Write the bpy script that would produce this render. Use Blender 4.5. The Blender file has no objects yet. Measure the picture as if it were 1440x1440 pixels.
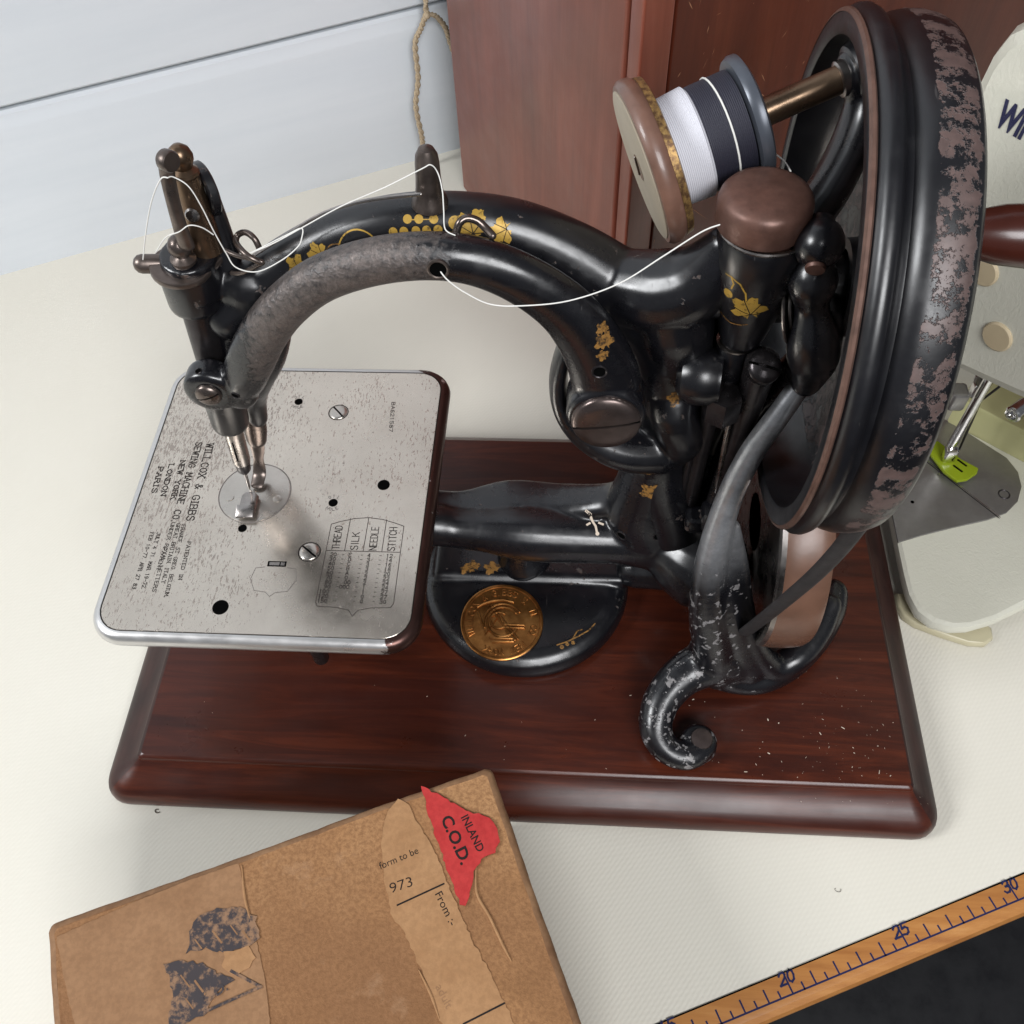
import bpy, bmesh, math, random
import numpy as np
from mathutils import Vector, Matrix
from mathutils.bvhtree import BVHTree
random.seed(7)
K = 0.001                                   # everything below is measured in millimetres
scene = bpy.context.scene
COL = scene.collection
# ------------------------------------------------------------------ camera
F_PX = 1311.756
RIGHT = Vector((0.99784612, 0.05496303, -0.03580763))
DOWN = Vector((0.02512308, -0.82444538, -0.56538363))
FWD = Vector((-0.06059663, 0.56326627, -0.82405046))
CAM = Vector((0, 0, 400.0))
cd = bpy.data.cameras.new('camera'); cam = bpy.data.objects.new('camera', cd); COL.objects.link(cam)
cd.sensor_width = 36.0; cd.lens = 36.0 * F_PX / 1440.0; cd.clip_start = 0.01; cd.clip_end = 50
m = Matrix((RIGHT, -DOWN, -FWD)).transposed().to_4x4(); m.translation = CAM * K
cam.matrix_world = m
scene.camera = cam
# ------------------------------------------------------------------ light
w = bpy.data.worlds.new('World'); scene.world = w; w.use_nodes = True
bg = w.node_tree.nodes['Background']
bg.inputs[0].default_value = (0.86, 0.91, 1.0, 1); bg.inputs[1].default_value = 0.13
def area_lamp(name, loc, target, sx, sy, power, col):
    l = bpy.data.lights.new(name, 'AREA'); l.shape = 'RECTANGLE'; l.size = sx; l.size_y = sy
    l.energy = power; l.color = col
    o = bpy.data.objects.new(name, l); COL.objects.link(o); o.location = loc
    o.rotation_euler = (Vector(target) - Vector(loc)).to_track_quat('-Z', 'Y').to_euler()
    return o
area_lamp('window_light', (-1.90, -0.42, 1.62), (0, 0.19, 0.05), 0.68, 0.72, 38, (0.97, 0.985, 1.0))
area_lamp('front_window_light', (0.50, -1.15, 1.40), (0.0, 0.30, 0.1), 1.0, 0.75, 34, (0.98, 0.985, 1.0))
vs = scene.view_settings
vs.view_transform = 'Standard'; vs.look = 'None'; vs.exposure = 0.0; vs.gamma = 1.0; vs.use_curve_mapping = False
cy_ = scene.cycles; cy_.max_bounces = 5; cy_.diffuse_bounces = 2; cy_.glossy_bounces = 3; cy_.transmission_bounces = 3; cy_.use_adaptive_sampling = True; cy_.adaptive_threshold = .02; cy_.use_denoising = True
scene.render.resolution_x = 1024; scene.render.resolution_y = 1024

# ------------------------------------------------------------------ materials
class N:
    def __init__(s, name):
        s.m = bpy.data.materials.new(name); s.m.use_nodes = True
        s.t = s.m.node_tree; s.b = s.t.nodes['Principled BSDF']
    def new(s, typ, ins=None, **kw):
        n = s.t.nodes.new(typ)
        for k, v in kw.items(): setattr(n, k, v)
        for k, v in (ins or {}).items(): s.put(n, k, v)
        return n
    def put(s, n, k, v):
        if isinstance(v, bpy.types.NodeSocket): s.t.links.new(v, n.inputs[k])
        elif isinstance(v, bpy.types.Node): s.t.links.new(v.outputs[0], n.inputs[k])
        else:
            if isinstance(v, tuple) and len(v) == 3 and n.inputs[k].type == 'RGBA': v = (*v, 1)
            n.inputs[k].default_value = v
    def set(s, **kw):
        for k, v in kw.items(): s.put(s.b, k.replace('_', ' '), v)
        return s
    def pos(s, scale=(1, 1, 1), rotz=0, obj=False):
        src = s.new('ShaderNodeTexCoord').outputs['Object'] if obj else s.new('ShaderNodeNewGeometry').outputs['Position']
        mp = s.new('ShaderNodeMapping', {0: src}); mp.inputs['Scale'].default_value = scale
        mp.inputs['Rotation'].default_value = (0, 0, rotz)
        return mp
    def noise(s, scale, detail=4, rough=.6, vec=None, dist=0):
        n = s.new('ShaderNodeTexNoise', {'Scale': scale, 'Detail': detail, 'Roughness': rough, 'Distortion': dist})
        s.t.links.new((vec or s.pos()).outputs[0], n.inputs['Vector'])
        return n.outputs['Fac']
    def ramp(s, fac, stops, interp='LINEAR'):
        r = s.new('ShaderNodeValToRGB', {0: fac}); e = r.color_ramp.elements
        r.color_ramp.interpolation = interp
        while len(e) < len(stops): e.new(.5)
        for i, (p, c) in enumerate(stops):
            e[i].position = p
            e[i].color = (c, c, c, 1) if not isinstance(c, tuple) else (*c, 1)
        return r.outputs[0]
    def mix(s, fac, a, b, mode='MIX'):
        n = s.new('ShaderNodeMix', data_type='RGBA', blend_type=mode)
        s.put(n, 0, fac); s.put(n, 6, a); s.put(n, 7, b)
        return n.outputs[2]
    def math(s, op, a, b=0.5, clamp=False):
        n = s.new('ShaderNodeMath', operation=op, use_clamp=clamp); s.put(n, 0, a); s.put(n, 1, b)
        return n.outputs[0]
    def smooth(s, v, lo, hi):
        n = s.new('ShaderNodeMapRange', interpolation_type='SMOOTHSTEP'); s.put(n, 0, v)
        n.inputs[1].default_value = lo; n.inputs[2].default_value = hi
        return n.outputs[0]
    def xyz(s, obj=False):
        src = s.new('ShaderNodeTexCoord').outputs['Object'] if obj else s.new('ShaderNodeNewGeometry').outputs['Position']
        return s.new('ShaderNodeSeparateXYZ', {0: src}).outputs
    def bump(s, h, strength=.2, dist=.0005):
        n = s.new('ShaderNodeBump', {'Height': h, 'Strength': strength, 'Distance': dist})
        s.t.links.new(n.outputs[0], s.b.inputs['Normal']); return s

def simple(name, col, rough=.5, metal=0., var=.12, nscale=120, bump=0., spec=.5, coat=0., nrough=.12):
    n = N(name); f = n.noise(nscale)
    c = tuple(col)
    n.set(Base_Color=n.ramp(f, [(.25, tuple(x * (1 - var) for x in c)), (.75, tuple(min(1, x * (1 + var)) for x in c))]),
          Metallic=metal, Specular_IOR_Level=spec, Coat_Weight=coat, Coat_Roughness=.12)
    n.set(Roughness=n.ramp(n.noise(nscale * .35), [(.3, max(.03, rough - nrough)), (.7, min(1, rough + nrough))]))
    if bump: n.bump(n.noise(nscale * 3), bump, .0004)
    return n.m

def japan(name, wear=None, wcol=(.16, .10, .09), wscale=120, thr=.6, extra=None, rough=.31, outline=False, base=(.0045, .0045, .006), soft=.012, bare=None, spec=.78, wmetal=0., wrough=.62):
    """black japanned iron; wear(n) -> mask socket of where the enamel has gone"""
    n = N(name)
    grime = n.noise(60, 5, .65)
    col = n.ramp(grime, [(.35, base), (.65, tuple(x * 1.4 for x in base)), (.85, (.022, .018, .016))])
    rg = n.ramp(n.noise(90, 6, .7), [(.3, rough - .07), (.55, rough), (.8, rough + .22)])
    h = n.math('ADD', n.noise(38, 3), n.math('MULTIPLY', n.noise(420, 4, .7), .10))
    n.bump(h, .12, .0012)
    sc_ = n.ramp(n.noise(900, 2, .5, n.pos((1, .08, .25), .6)), [(.735, 0.), (.76, .5)])
    col = n.mix(sc_, col, (.06, .055, .055)); rg = n.mix(sc_, rg, (.48, .48, .48))
    if wear:
        f = n.noise(wscale, 6, wrough)
        mk = wear(n)
        v = n.math('ADD', f, mk)
        mask = n.ramp(n.math('MULTIPLY', v, .4), [(thr * .4, 0.), ((thr + soft) * .4, 1.)])
        wc = n.ramp(n.noise(wscale * 2.5, 4), [(.3, tuple(x * .75 for x in wcol)), (.7, tuple(x * 1.2 for x in wcol))])
        col = n.mix(mask, col, wc)
        rg = n.mix(mask, rg, (.46, .46, .46))
        bp = n.new('ShaderNodeBump', {'Height': n.math('MULTIPLY', mask, -1.), 'Strength': .55, 'Distance': .0004})
        n.t.links.new(n.t.nodes['Bump'].outputs[0], bp.inputs['Normal'])
        n.t.links.new(bp.outputs[0], n.b.inputs['Normal'])
    if bare:
        bm_, bc = bare(n), (.56, .57, .59)
        col = n.mix(bm_, col, n.ramp(n.noise(240, 5, .7), [(.3, tuple(x * .7 for x in bc)), (.7, bc)])); n.set(Metallic=n.math('MULTIPLY', bm_, .9)); rg = n.mix(bm_, rg, (.30, .30, .30))
    elif wear and wmetal: n.set(Metallic=n.math('MULTIPLY', mask, wmetal))
    n.set(Base_Color=col, Roughness=rg, Specular_IOR_Level=spec, Coat_Weight=.0, Coat_Roughness=.10)
    return n.m

M = {}
M['japan'] = japan('black_japan', lambda n: n.math('MULTIPLY', n.noise(22, 2), .22), (.075, .055, .048), 210, .785)
M['japan_lever'] = japan('black_japan_worn_lever', lambda n: n.math('ADD', n.smooth(n.xyz()[0], .020, -.060), n.math('ADD', n.math('MULTIPLY', n.noise(38, 4, .6), .7), n.math('MULTIPLY', n.smooth(n.xyz()[0], -.092, -.116), -.6))),
                         (.165, .138, .126), 480, 1.62, rough=.28, soft=.40, wmetal=.6)
def wheel_wear(n):
    x = n.xyz(True)[0]
    a = n.smooth(x, .0125, .0152); b = n.smooth(x, .0235, .0262)
    return n.math('SUBTRACT', a, n.math('MULTIPLY', b, .25))
M['japan_wheel'] = japan('black_japan_flaked_wheel', wheel_wear, (.105, .068, .061), 140, 1.482, rough=.36, soft=.03, wrough=.78)
M['japan_leg'] = japan('black_japan_chipped_leg', lambda n: n.math('ADD', n.math('MULTIPLY', n.smooth(n.xyz()[2], .128, .085), .16), n.math('MULTIPLY', n.smooth(n.xyz()[0], .080, .060), .10)),
                       (.20, .19, .19), 290, .838, rough=.30, soft=.012, bare=lambda n: n.math('MULTIPLY', n.math('MULTIPLY', n.smooth(n.xyz()[2], .092, .135), n.smooth(n.xyz()[0], .078, .066)), n.ramp(n.noise(130, 5, .7), [(.3, .55), (.6, 1.)])))
M['japan_horn'] = japan('black_japan_horn', lambda n: n.math('MULTIPLY', n.smooth(n.xyz()[0], .002, -.030), .14), (.11, .07, .06), 260, .80, rough=.3, soft=.05)
M['dark_steel'] = simple('dark_blued_steel', (.045, .040, .042), .34, .75, .35, 160, .05)
M['steel'] = simple('worn_steel', (.40, .37, .35), .30, 1., .25, 200, .05)
M['plate_smooth'] = simple('polished_throat_nickel', (.60, .56, .51), .26, .95, .10, 90)
M['bright_steel'] = simple('bright_steel', (.72, .71, .70), .18, 1., .12, 200)
M['bronze_steel'] = simple('browned_steel', (.150, .122, .108), .33, .85, .3, 220, .06)
M['screw_steel'] = simple('brown_screw_steel', (.11, .085, .078), .36, .8, .25, 160, .05)
M['brass'] = simple('aged_brass', (.20, .135, .088), .32, .9, .25, 180, .05)
M['rust_cap'] = simple('browned_iron_cap', (.14, .072, .055), .40, .35, .28, 240, .10)
M['rust_edge'] = simple('worn_rim_edge', (.15, .085, .065), .42, .4, .3, 200, .1)
M['black_hole'] = simple('dark_hole', (.003, .003, .003), .9, spec=0.)
M['belt'] = simple('dark_leather_belt', (.022, .020, .021), .55, 0, .3, 300, .25)
M['thread'] = simple('white_thread', (.80, .79, .75), .8, 0, .05)
M['drum'] = simple('worn_leather_drum', (.145, .074, .048), .30, 0, .25, 70, .12)
M['ink'] = simple('engraved_ink', (.022, .018, .017), .7, spec=.1)
M['engraving'] = simple('filled_engraving', (.055, .046, .042), .6, spec=.2)
M['ink_faint'] = simple('worn_engraving', (.17, .155, .145), .5, .3)
M['blue_ink'] = simple('blue_ink', (.014, .020, .075), .6, spec=.2)
M['navy'] = simple('navy_lettering', (.020, .022, .07), .5)

n = N('nickel_plate')                        # pitted nickel of the cloth plate
p = n.pos((1, .30, 1), .12); x, y, z = n.xyz()
pit = n.noise(1500, 3, .6, p); patch = n.noise(32, 4, .6)
left = n.smooth(x, -.105, -.150); back = n.smooth(y, .19, .24)
mk = n.math('ADD', pit, n.math('ADD', n.math('MULTIPLY', patch, .46), n.math('ADD', n.math('MULTIPLY', left, .085), n.math('MULTIPLY', back, .045))))
mask = n.ramp(mk, [(.885, 0.), (.97, .7)])
tone = n.ramp(n.noise(26, 4), [(.3, (.64, .575, .50)), (.7, (.75, .685, .60))])
n.set(Base_Color=n.mix(mask, tone, (.20, .165, .145)), Metallic=n.ramp(mask, [(0, .92), (1, .35)]),
      Roughness=n.ramp(n.noise(70, 5), [(.3, .17), (.7, .30)]))
n.bump(n.math('MULTIPLY', mask, -1.), .35, .0002); M['plate'] = n.m
n = N('plate_rim')                           # nickel with the plating rubbed to brown on the right side
x, y, z = n.xyz()
f = n.math('ADD', n.noise(170, 5, .65), n.math('MULTIPLY', n.smooth(x, -.075, -.060), .46))
n.set(Base_Color=n.mix(n.ramp(f, [(.74, 0.), (.80, 1.)]), (.66, .65, .64), (.085, .045, .038)), Metallic=.85, Roughness=n.ramp(n.noise(90), [(.3, .26), (.7, .42)]))
M['plate_rim'] = n.m

n = N('mahogany')                            # french-polished baseboard
p = n.pos((.7, 8, 8)); g1 = n.noise(15, 7, .7, p, 1.1); g2 = n.noise(150, 4, .7, n.pos((.06, 1, 1)))
band = n.noise(7, 3, .55, n.pos((.35, 5, 1)), .4)
c = n.ramp(g1, [(.24, (.024, .0058, .004)), (.46, (.050, .0105, .0052)), (.62, (.090, .0185, .0074)), (.80, (.155, .040, .013))])
c = n.mix(n.ramp(band, [(.34, .6), (.56, 0.)]), c, (.030, .007, .005))
c = n.mix(n.ramp(g2, [(.58, 0.), (.72, .35)]), c, (.012, .004, .003))
n.set(Base_Color=c, Roughness=n.ramp(n.noise(40, 5), [(.3, .26), (.7, .40)]), Coat_Weight=.14, Coat_Roughness=.14, Specular_IOR_Level=.35)
n.bump(g2, .10, .0003); M['mahogany'] = n.m
n = N('ebonised_edge')
g = n.noise(18, 5, .6, n.pos((2, 2, 9)))
n.set(Base_Color=n.ramp(g, [(.3, (.018, .009, .008)), (.7, (.050, .020, .016))]), Roughness=.42, Coat_Weight=.0, Specular_IOR_Level=.3)
M['ebonised'] = n.m

n = N('cabinet_wood')                        # red-brown varnished case, scratched
p = n.pos((6, 6, .5)); g = n.noise(14, 6, .65, p, .5); blot = n.noise(9, 4)
c = n.ramp(g, [(.3, (.070, .013, .006)), (.55, (.110, .022, .009)), (.75, (.145, .034, .014))])
c = n.mix(n.ramp(blot, [(.4, 0.), (.75, .5)]), c, (.075, .018, .010))
n.set(Base_Color=c, Roughness=n.ramp(n.noise(25, 5), [(.3, .34), (.7, .48)]), Coat_Weight=.12, Coat_Roughness=.3, Specular_IOR_Level=.4)
n.bump(n.noise(60, 4, .6, n.pos((4, 4, .6))), .15, .0006); M['cabinet'] = n.m
n = N('cabinet_side_painted_sheen')                   # same case wood, grazing sheen of the bright wall painted in as paler colour
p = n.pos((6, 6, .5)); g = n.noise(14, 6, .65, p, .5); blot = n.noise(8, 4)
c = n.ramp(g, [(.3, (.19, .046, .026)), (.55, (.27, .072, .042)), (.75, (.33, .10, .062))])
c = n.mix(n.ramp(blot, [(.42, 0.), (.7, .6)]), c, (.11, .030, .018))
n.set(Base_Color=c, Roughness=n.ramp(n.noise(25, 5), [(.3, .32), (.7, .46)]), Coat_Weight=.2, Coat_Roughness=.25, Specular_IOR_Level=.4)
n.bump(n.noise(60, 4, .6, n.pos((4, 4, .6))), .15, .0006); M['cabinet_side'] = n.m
M['scratch'] = simple('raw_scratched_wood', (.36, .17, .09), .7, 0, .2)

n = N('cream_vinyl')                         # ribbed cream table covering
a = math.radians(23)
w1 = n.new('ShaderNodeTexWave', {'Scale': 190., 'Distortion': .6, 'Detail': 1., 0: n.pos((1, 1, 1), -a + 1.02)}, wave_type='BANDS', bands_direction='X')
w2 = n.new('ShaderNodeTexWave', {'Scale': 150., 'Distortion': .5, 'Detail': 1., 0: n.pos((1, 1, 1), -a + .2)}, wave_type='BANDS', bands_direction='Y')
h = n.math('ADD', n.math('MULTIPLY', w1.outputs[1], .7), n.math('MULTIPLY', w2.outputs[1], .25))
st = n.noise(5, 4); sp = n.noise(900, 2)
c = n.ramp(st, [(.3, (.725, .695, .605)), (.7, (.765, .735, .650))])
c = n.mix(n.ramp(h, [(.15, .07), (.75, 0.)]), c, (.52, .495, .42))
c = n.mix(n.ramp(sp, [(.76, 0.), (.80, .4)]), c, (.35, .31, .25))
n.set(Base_Color=c, Roughness=.52, Specular_IOR_Level=.35); n.bump(h, .14, .0004); M['vinyl'] = n.m
n = N('painted_board')
g = n.noise(10, 5, .6, n.pos((.5, .5, 6)))
n.set(Base_Color=n.ramp(g, [(.3, (.72, .765, .81)), (.7, (.77, .81, .85))]), Roughness=.5)
n.bump(n.math('ADD', g, n.math('MULTIPLY', n.noise(120, 3), .35)), .22, .0012); M['wallpaint'] = n.m

n = N('brown_card')
f1 = n.noise(16, 6, .68); f2 = n.noise(700, 3, .7); f3 = n.noise(45, 5, .7)
c = n.ramp(f1, [(.26, (.22, .105, .042)), (.5, (.36, .185, .080)), (.74, (.44, .245, .115))])
st = n.noise(7, 5, .6); x_, y_, z_ = n.xyz()
c = n.mix(n.ramp(st, [(.38, .55), (.56, 0.)]), c, (.20, .095, .045))
c = n.mix(n.ramp(f2, [(.38, .6), (.60, 0.)]), c, (.19, .09, .038))
c = n.mix(n.ramp(f3, [(.60, 0.), (.74, .35)]), c, (.47, .30, .18))
n.set(Base_Color=c, Roughness=.78, Specular_IOR_Level=.25); n.bump(n.math('ADD', n.math('MULTIPLY', n.noise(30, 5, .6), 3.), f2), .5, .0006); M['card'] = n.m
def paper(name, lo, hi):
    n = N(name); f = n.noise(60, 6, .7); g = n.noise(500, 3)
    n.set(Base_Color=n.mix(n.ramp(g, [(.4, .25), (.6, 0.)]), n.ramp(f, [(.3, lo), (.7, hi)]), tuple(v * .6 for v in lo)), Roughness=.72, Specular_IOR_Level=.25)
    n.bump(n.math('ADD', f, n.math('MULTIPLY', n.noise(35, 4), 2.)), .45, .0006); return n.m
M['label_tan'] = paper('tan_paper_label', (.345, .182, .082), (.43, .24, .115))
M['label_old'] = paper('aged_paper_label', (.265, .14, .068), (.35, .195, .10))
M['label_red'] = paper('red_paper_label', (.42, .024, .025), (.52, .048, .044))
M['card_edge'] = paper('scuffed_card_edge', (.20, .10, .05), (.33, .19, .10))
n = N('dark_printed_paper'); f = n.noise(300, 5, .7); f2 = n.noise(55, 4, .6, n.pos((1, .35, 1), .5))
n.set(Base_Color=n.mix(n.ramp(n.math('ADD', f, n.math('MULTIPLY', f2, .7)), [(.84, 0.), (.98, .85)]), (.036, .027, .030), (.30, .165, .085)), Roughness=.6); M['stamp'] = n.m
n = N('ruler_wood')
g = n.noise(30, 5, .65, n.pos((.5, 6, 6), -math.radians(22.4)))
n.set(Base_Color=n.ramp(g, [(.3, (.34, .130, .033)), (.55, (.46, .200, .055)), (.78, (.55, .27, .09))]), Roughness=.36, Coat_Weight=.3, Coat_Roughness=.15)
n.bump(g, .12, .0004); M['ruler'] = n.m
M['floor'] = simple('dark_floor', (.012, .012, .014), .5)
n = N('cream_enamel')                        # crinkle-finish enamel of the second machine
f = n.noise(330, 3, .6, n.pos((1, 1, .6)), 1.6)
n.set(Base_Color=n.ramp(n.noise(14), [(.3, (.66, .65, .55)), (.7, (.71, .70, .60))]), Roughness=.36, Coat_Weight=.2); n.bump(f, .28, .0007); M['cream'] = n.m
M['cream_plain'] = simple('cream_plastic', (.58, .53, .36), .34, 0, .06, 60)
M['yellow_cream'] = simple('yellowed_cream_enamel', (.60, .58, .30), .34, 0, .05, 40)
M['button'] = simple('beige_plastic_cap', (.56, .46, .30), .42, 0, .05, 60)
M['grey_plate'] = simple('satin_grey_plate', (.30, .29, .28), .38, .75, .08, 200)
n = N('green_plastic'); n.set(Base_Color=(.36, .46, .02), Roughness=.25, Transmission_Weight=.25); M['green'] = n.m
M['handle'] = simple('turned_red_handle', (.075, .017, .010), .32, 0, .3, 50, .03, coat=.2)
n = N('twine'); g = n.noise(900, 3)
n.set(Base_Color=n.ramp(g, [(.3, (.36, .27, .17)), (.7, (.56, .45, .31))]), Roughness=.9); n.bump(g, .5, .0006); M['twine'] = n.m
n = N('gilt_transfer'); f = n.noise(520, 4, .7)
n.set(Base_Color=n.mix(n.ramp(f, [(.34, .7), (.44, 0.)]), (.44, .27, .045), (.05, .03, .012)), Roughness=.42, Metallic=.25); M['gilt'] = n.m
n = N('faded_gilt'); f = n.noise(600, 4, .7)
n.set(Base_Color=n.mix(n.ramp(f, [(.40, .9), (.54, 0.)]), (.33, .165, .04), (.02, .014, .010)), Roughness=.5, Metallic=.2); M['gilt_faded'] = n.m
n = N('medal_bronze'); f = n.noise(130, 5)
n.set(Base_Color=n.ramp(f, [(.35, (.22, .085, .022)), (.6, (.48, .215, .062)), (.75, (.56, .28, .095))]), Metallic=.9, Roughness=.32); n.bump(n.noise(500), .15, .0004); M['medal'] = n.m
M['medal_dark'] = simple('medal_field', (.20, .075, .02), .42, .8, .35, 160, .1)
M['spool_wood'] = simple('turned_spool_wood', (.15, .078, .055), .38, 0, .3, 130, .06, coat=.3)
M['spool_face'] = simple('cream_spool_face', (.42, .36, .27), .55, 0, .08, 60)
n = N('gold_foil'); f = n.noise(700, 3)
n.set(Base_Color=n.ramp(f, [(.40, (.13, .07, .035)), (.65, (.40, .25, .09))]), Metallic=.6, Roughness=.4); M['foil'] = n.m
def wound(name, col, axis_rot=None):
    n = N(name); u = n.xyz(True)[0]
    wv = n.math('SINE', n.math('MULTIPLY', u, 12000.)); f = n.noise(60)
    n.set(Base_Color=n.mix(n.ramp(f, [(.3, .0), (.7, .35)]), col, tuple(c * .75 for c in col)), Roughness=.6)
    n.bump(wv, .35, .0004); return n.m
M['thread_white'] = wound('wound_white_thread', (.72, .72, .78)); M['thread_navy'] = wound('wound_navy_thread', (.018, .018, .032))
M['flange'] = simple('blue_grey_spool_flange', (.085, .095, .115), .34, .3, .1, 90)
M['lint'] = simple('dark_lint', (.10, .075, .055), .9)
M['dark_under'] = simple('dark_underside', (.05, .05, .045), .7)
M['dust'] = simple('pale_wood_dust', (.62, .52, .42), .9)

# ------------------------------------------------------------------ mesh building
def V(*a): return Vector(a[0] if len(a) == 1 else a)
def catmull(P, sub):
    out = []
    n = len(P)
    for i in range(n - 1):
        p0, p1, p2, p3 = P[max(i - 1, 0)], P[i], P[i + 1], P[min(i + 2, n - 1)]
        for k in range(sub):
            t = k / sub
            out.append(0.5 * ((2 * p1) + (p2 - p0) * t + (2 * p0 - 5 * p1 + 4 * p2 - p3) * t * t + (3 * p1 - p0 - 3 * p2 + p3) * t ** 3))
    out.append(P[-1])
    return out
ORG = {}
class G:
    def __init__(s): s.v = []; s.f = []
    def ring_stack(s, rings, cap0=True, cap1=True):
        b = len(s.v); n = len(rings[0])
        for r in rings: s.v += [tuple(p) for p in r]
        for i in range(len(rings) - 1):
            for j in range(n):
                j2 = (j + 1) % n
                s.f.append((b + i * n + j, b + i * n + j2, b + (i + 1) * n + j2, b + (i + 1) * n + j))
        if cap0: s.f.append(tuple(b + j for j in range(n))[::-1])
        if cap1: s.f.append(tuple(b + (len(rings) - 1) * n + j for j in range(n)))
        return s
    def tube(s, pts, r, n=16, sub=6, up=(0, 1, 0), rnd=True):
        """pts: (x,y,z); r: number, list of numbers, or list of (in-plane, along-up) pairs"""
        P = [np.array(p, float) for p in pts]
        if not isinstance(r, (list, tuple)): r = [r] * len(P)
        Rr = [np.array(q if isinstance(q, (list, tuple)) else (q, q), float) for q in r]
        Q = catmull(P, sub) if sub > 1 else P
        R = catmull(Rr, sub) if sub > 1 else Rr
        T = [Q[min(i + 1, len(Q) - 1)] - Q[max(i - 1, 0)] for i in range(len(Q))]
        T = [t / (np.linalg.norm(t) + 1e-12) for t in T]
        u = np.array(up, float); rings = []
        if abs(T[0] @ u) > .98: u = np.array((1., 0, 0)) if abs(T[0][0]) < .9 else np.array((0, 0, 1.))
        fr = []
        for t in T:
            a = np.cross(t, u); a /= np.linalg.norm(a) + 1e-12
            b = np.cross(a, t); fr.append((a, b)); u = b if up is None or len(fr) == 0 else u
            if abs(t @ u) > .97: u = b
        def ring(q, a, b, ra, rb): return [q + a * ra * math.cos(2 * math.pi * j / n) + b * rb * math.sin(2 * math.pi * j / n) for j in range(n)]
        if rnd:
            for k in (0, 1, 2):
                th = math.radians((82, 55, 28)[k]); rr = R[0]
                rings.append(ring(Q[0] - T[0] * rr.mean() * math.sin(th) * .9, *fr[0], *(rr * math.cos(th))))
        for q, (a, b), rr in zip(Q, fr, R): rings.append(ring(q, a, b, rr[0], rr[1]))
        if rnd:
            for k in (0, 1, 2):
                th = math.radians((28, 55, 82)[k]); rr = R[-1]
                rings.append(ring(Q[-1] + T[-1] * rr.mean() * math.sin(th) * .9, *fr[-1], *(rr * math.cos(th))))
        return s.ring_stack(rings)
    def lathe(s, prof, o, axis=(0, 0, 1), n=40, tor=False):
        """prof: (radius, height along axis) pairs"""
        a = np.array(axis, float); a /= np.linalg.norm(a)
        h = np.array((1., 0, 0)) if abs(a[0]) < .9 else np.array((0, 1., 0))
        e1 = np.cross(a, h); e1 /= np.linalg.norm(e1); e2 = np.cross(a, e1); o = np.array(o, float)
        rings = [[o + a * z + (e1 * math.cos(2 * math.pi * j / n) + e2 * math.sin(2 * math.pi * j / n)) * max(r, 1e-3) for j in range(n)] for r, z in prof]
        if tor: return s.ring_stack(rings + rings[:1], False, False)
        return s.ring_stack(rings)
    def ball(s, c, r, n=16, sq=(1, 1, 1)):
        rings = []
        for i in range(1, n // 2 + 2):
            th = math.pi * i / (n // 2 + 2)
            rings.append([(c[0] + r * sq[0] * math.sin(th) * math.cos(2 * math.pi * j / n), c[1] + r * sq[1] * math.sin(th) * math.sin(2 * math.pi * j / n), c[2] - r * sq[2] * math.cos(th)) for j in range(n)])
        return s.ring_stack(rings)
    def box(s, c, size, bev=1., rot=None):
        """box with rounded long edges: stack of rounded rectangles"""
        hx, hy, hz = (q / 2 for q in size); bev = min(bev, hx * .95, hy * .95, hz * .95)
        rings = []
        for ins, z in ((bev, -hz), (bev * .3, -hz + bev * .3), (0, -hz + bev), (0, hz - bev), (bev * .3, hz - bev * .3), (bev, hz)):
            rings.append([(x, y, z) for x, y in rrect(-hx + ins, hx - ins, -hy + ins, hy - ins, max(bev - ins * .6, bev * .35), 4)])
        Rm = rot or Matrix.Identity(3)
        return s.ring_stack([[tuple(Rm @ Vector(p) + Vector(c)) for p in r] for r in rings])
    def prism(s, poly, frame, d, bev=0.):
        """poly (u,v) in frame (origin,U,V); extruded d along U x V"""
        o, U, Vv = (np.array(q, float) for q in frame); W = np.cross(U, Vv)
        c = np.mean(poly, axis=0)
        def lay(ins, h):
            out = []
            for q in poly:
                dv = np.array(q, float) - c; L = np.linalg.norm(dv); dv = dv * (1 - ins / max(L, 1e-6)); out.append(o + U * (c[0] + dv[0]) + Vv * (c[1] + dv[1]) + W * h)
            return out
        sg = 1 if d > 0 else -1
        if bev: rings = [lay(bev, 0), lay(bev * .3, sg * bev * .3), lay(0, sg * bev), lay(0, d - sg * bev), lay(bev * .3, d - sg * bev * .3), lay(bev, d)]
        else: rings = [lay(0, 0), lay(0, d)]
        return s.ring_stack(rings)
    def build(s, name, mat, parent=None, smooth=True, angle=38, loc=None, rot=None, mats=None):
        o = np.array(ORG.get(parent.name, (0, 0, 0)) if parent else (0, 0, 0), float)
        base = o if loc is None else np.array(loc, float)
        me = bpy.data.meshes.new(name)
        vv = np.array(s.v, float)
        if loc is None: vv = (vv - base) * K
        else: vv = vv * K
        me.from_pydata(vv.tolist(), [], s.f); me.update()
        bm = bmesh.new(); bm.from_mesh(me); bmesh.ops.recalc_face_normals(bm, faces=bm.faces); bm.to_mesh(me); bm.free()
        ms = mat if isinstance(mat, list) else [mat]
        for q in ms: me.materials.append(M[q])
        ob = bpy.data.objects.new(name, me); COL.objects.link(ob)
        if smooth:
            try: me.set_sharp_from_angle(angle=math.radians(angle))
            except Exception: pass
            me.polygons.foreach_set('use_smooth', [len(p.vertices) < 7 for p in me.polygons])
        if parent: ob.parent = parent
        ob.location = tuple((base - o) * K) if loc is not None else (0, 0, 0)
        if rot: ob.rotation_euler = rot
        ORG[ob.name] = tuple(base) if loc is not None else tuple(o)
        return ob
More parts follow.
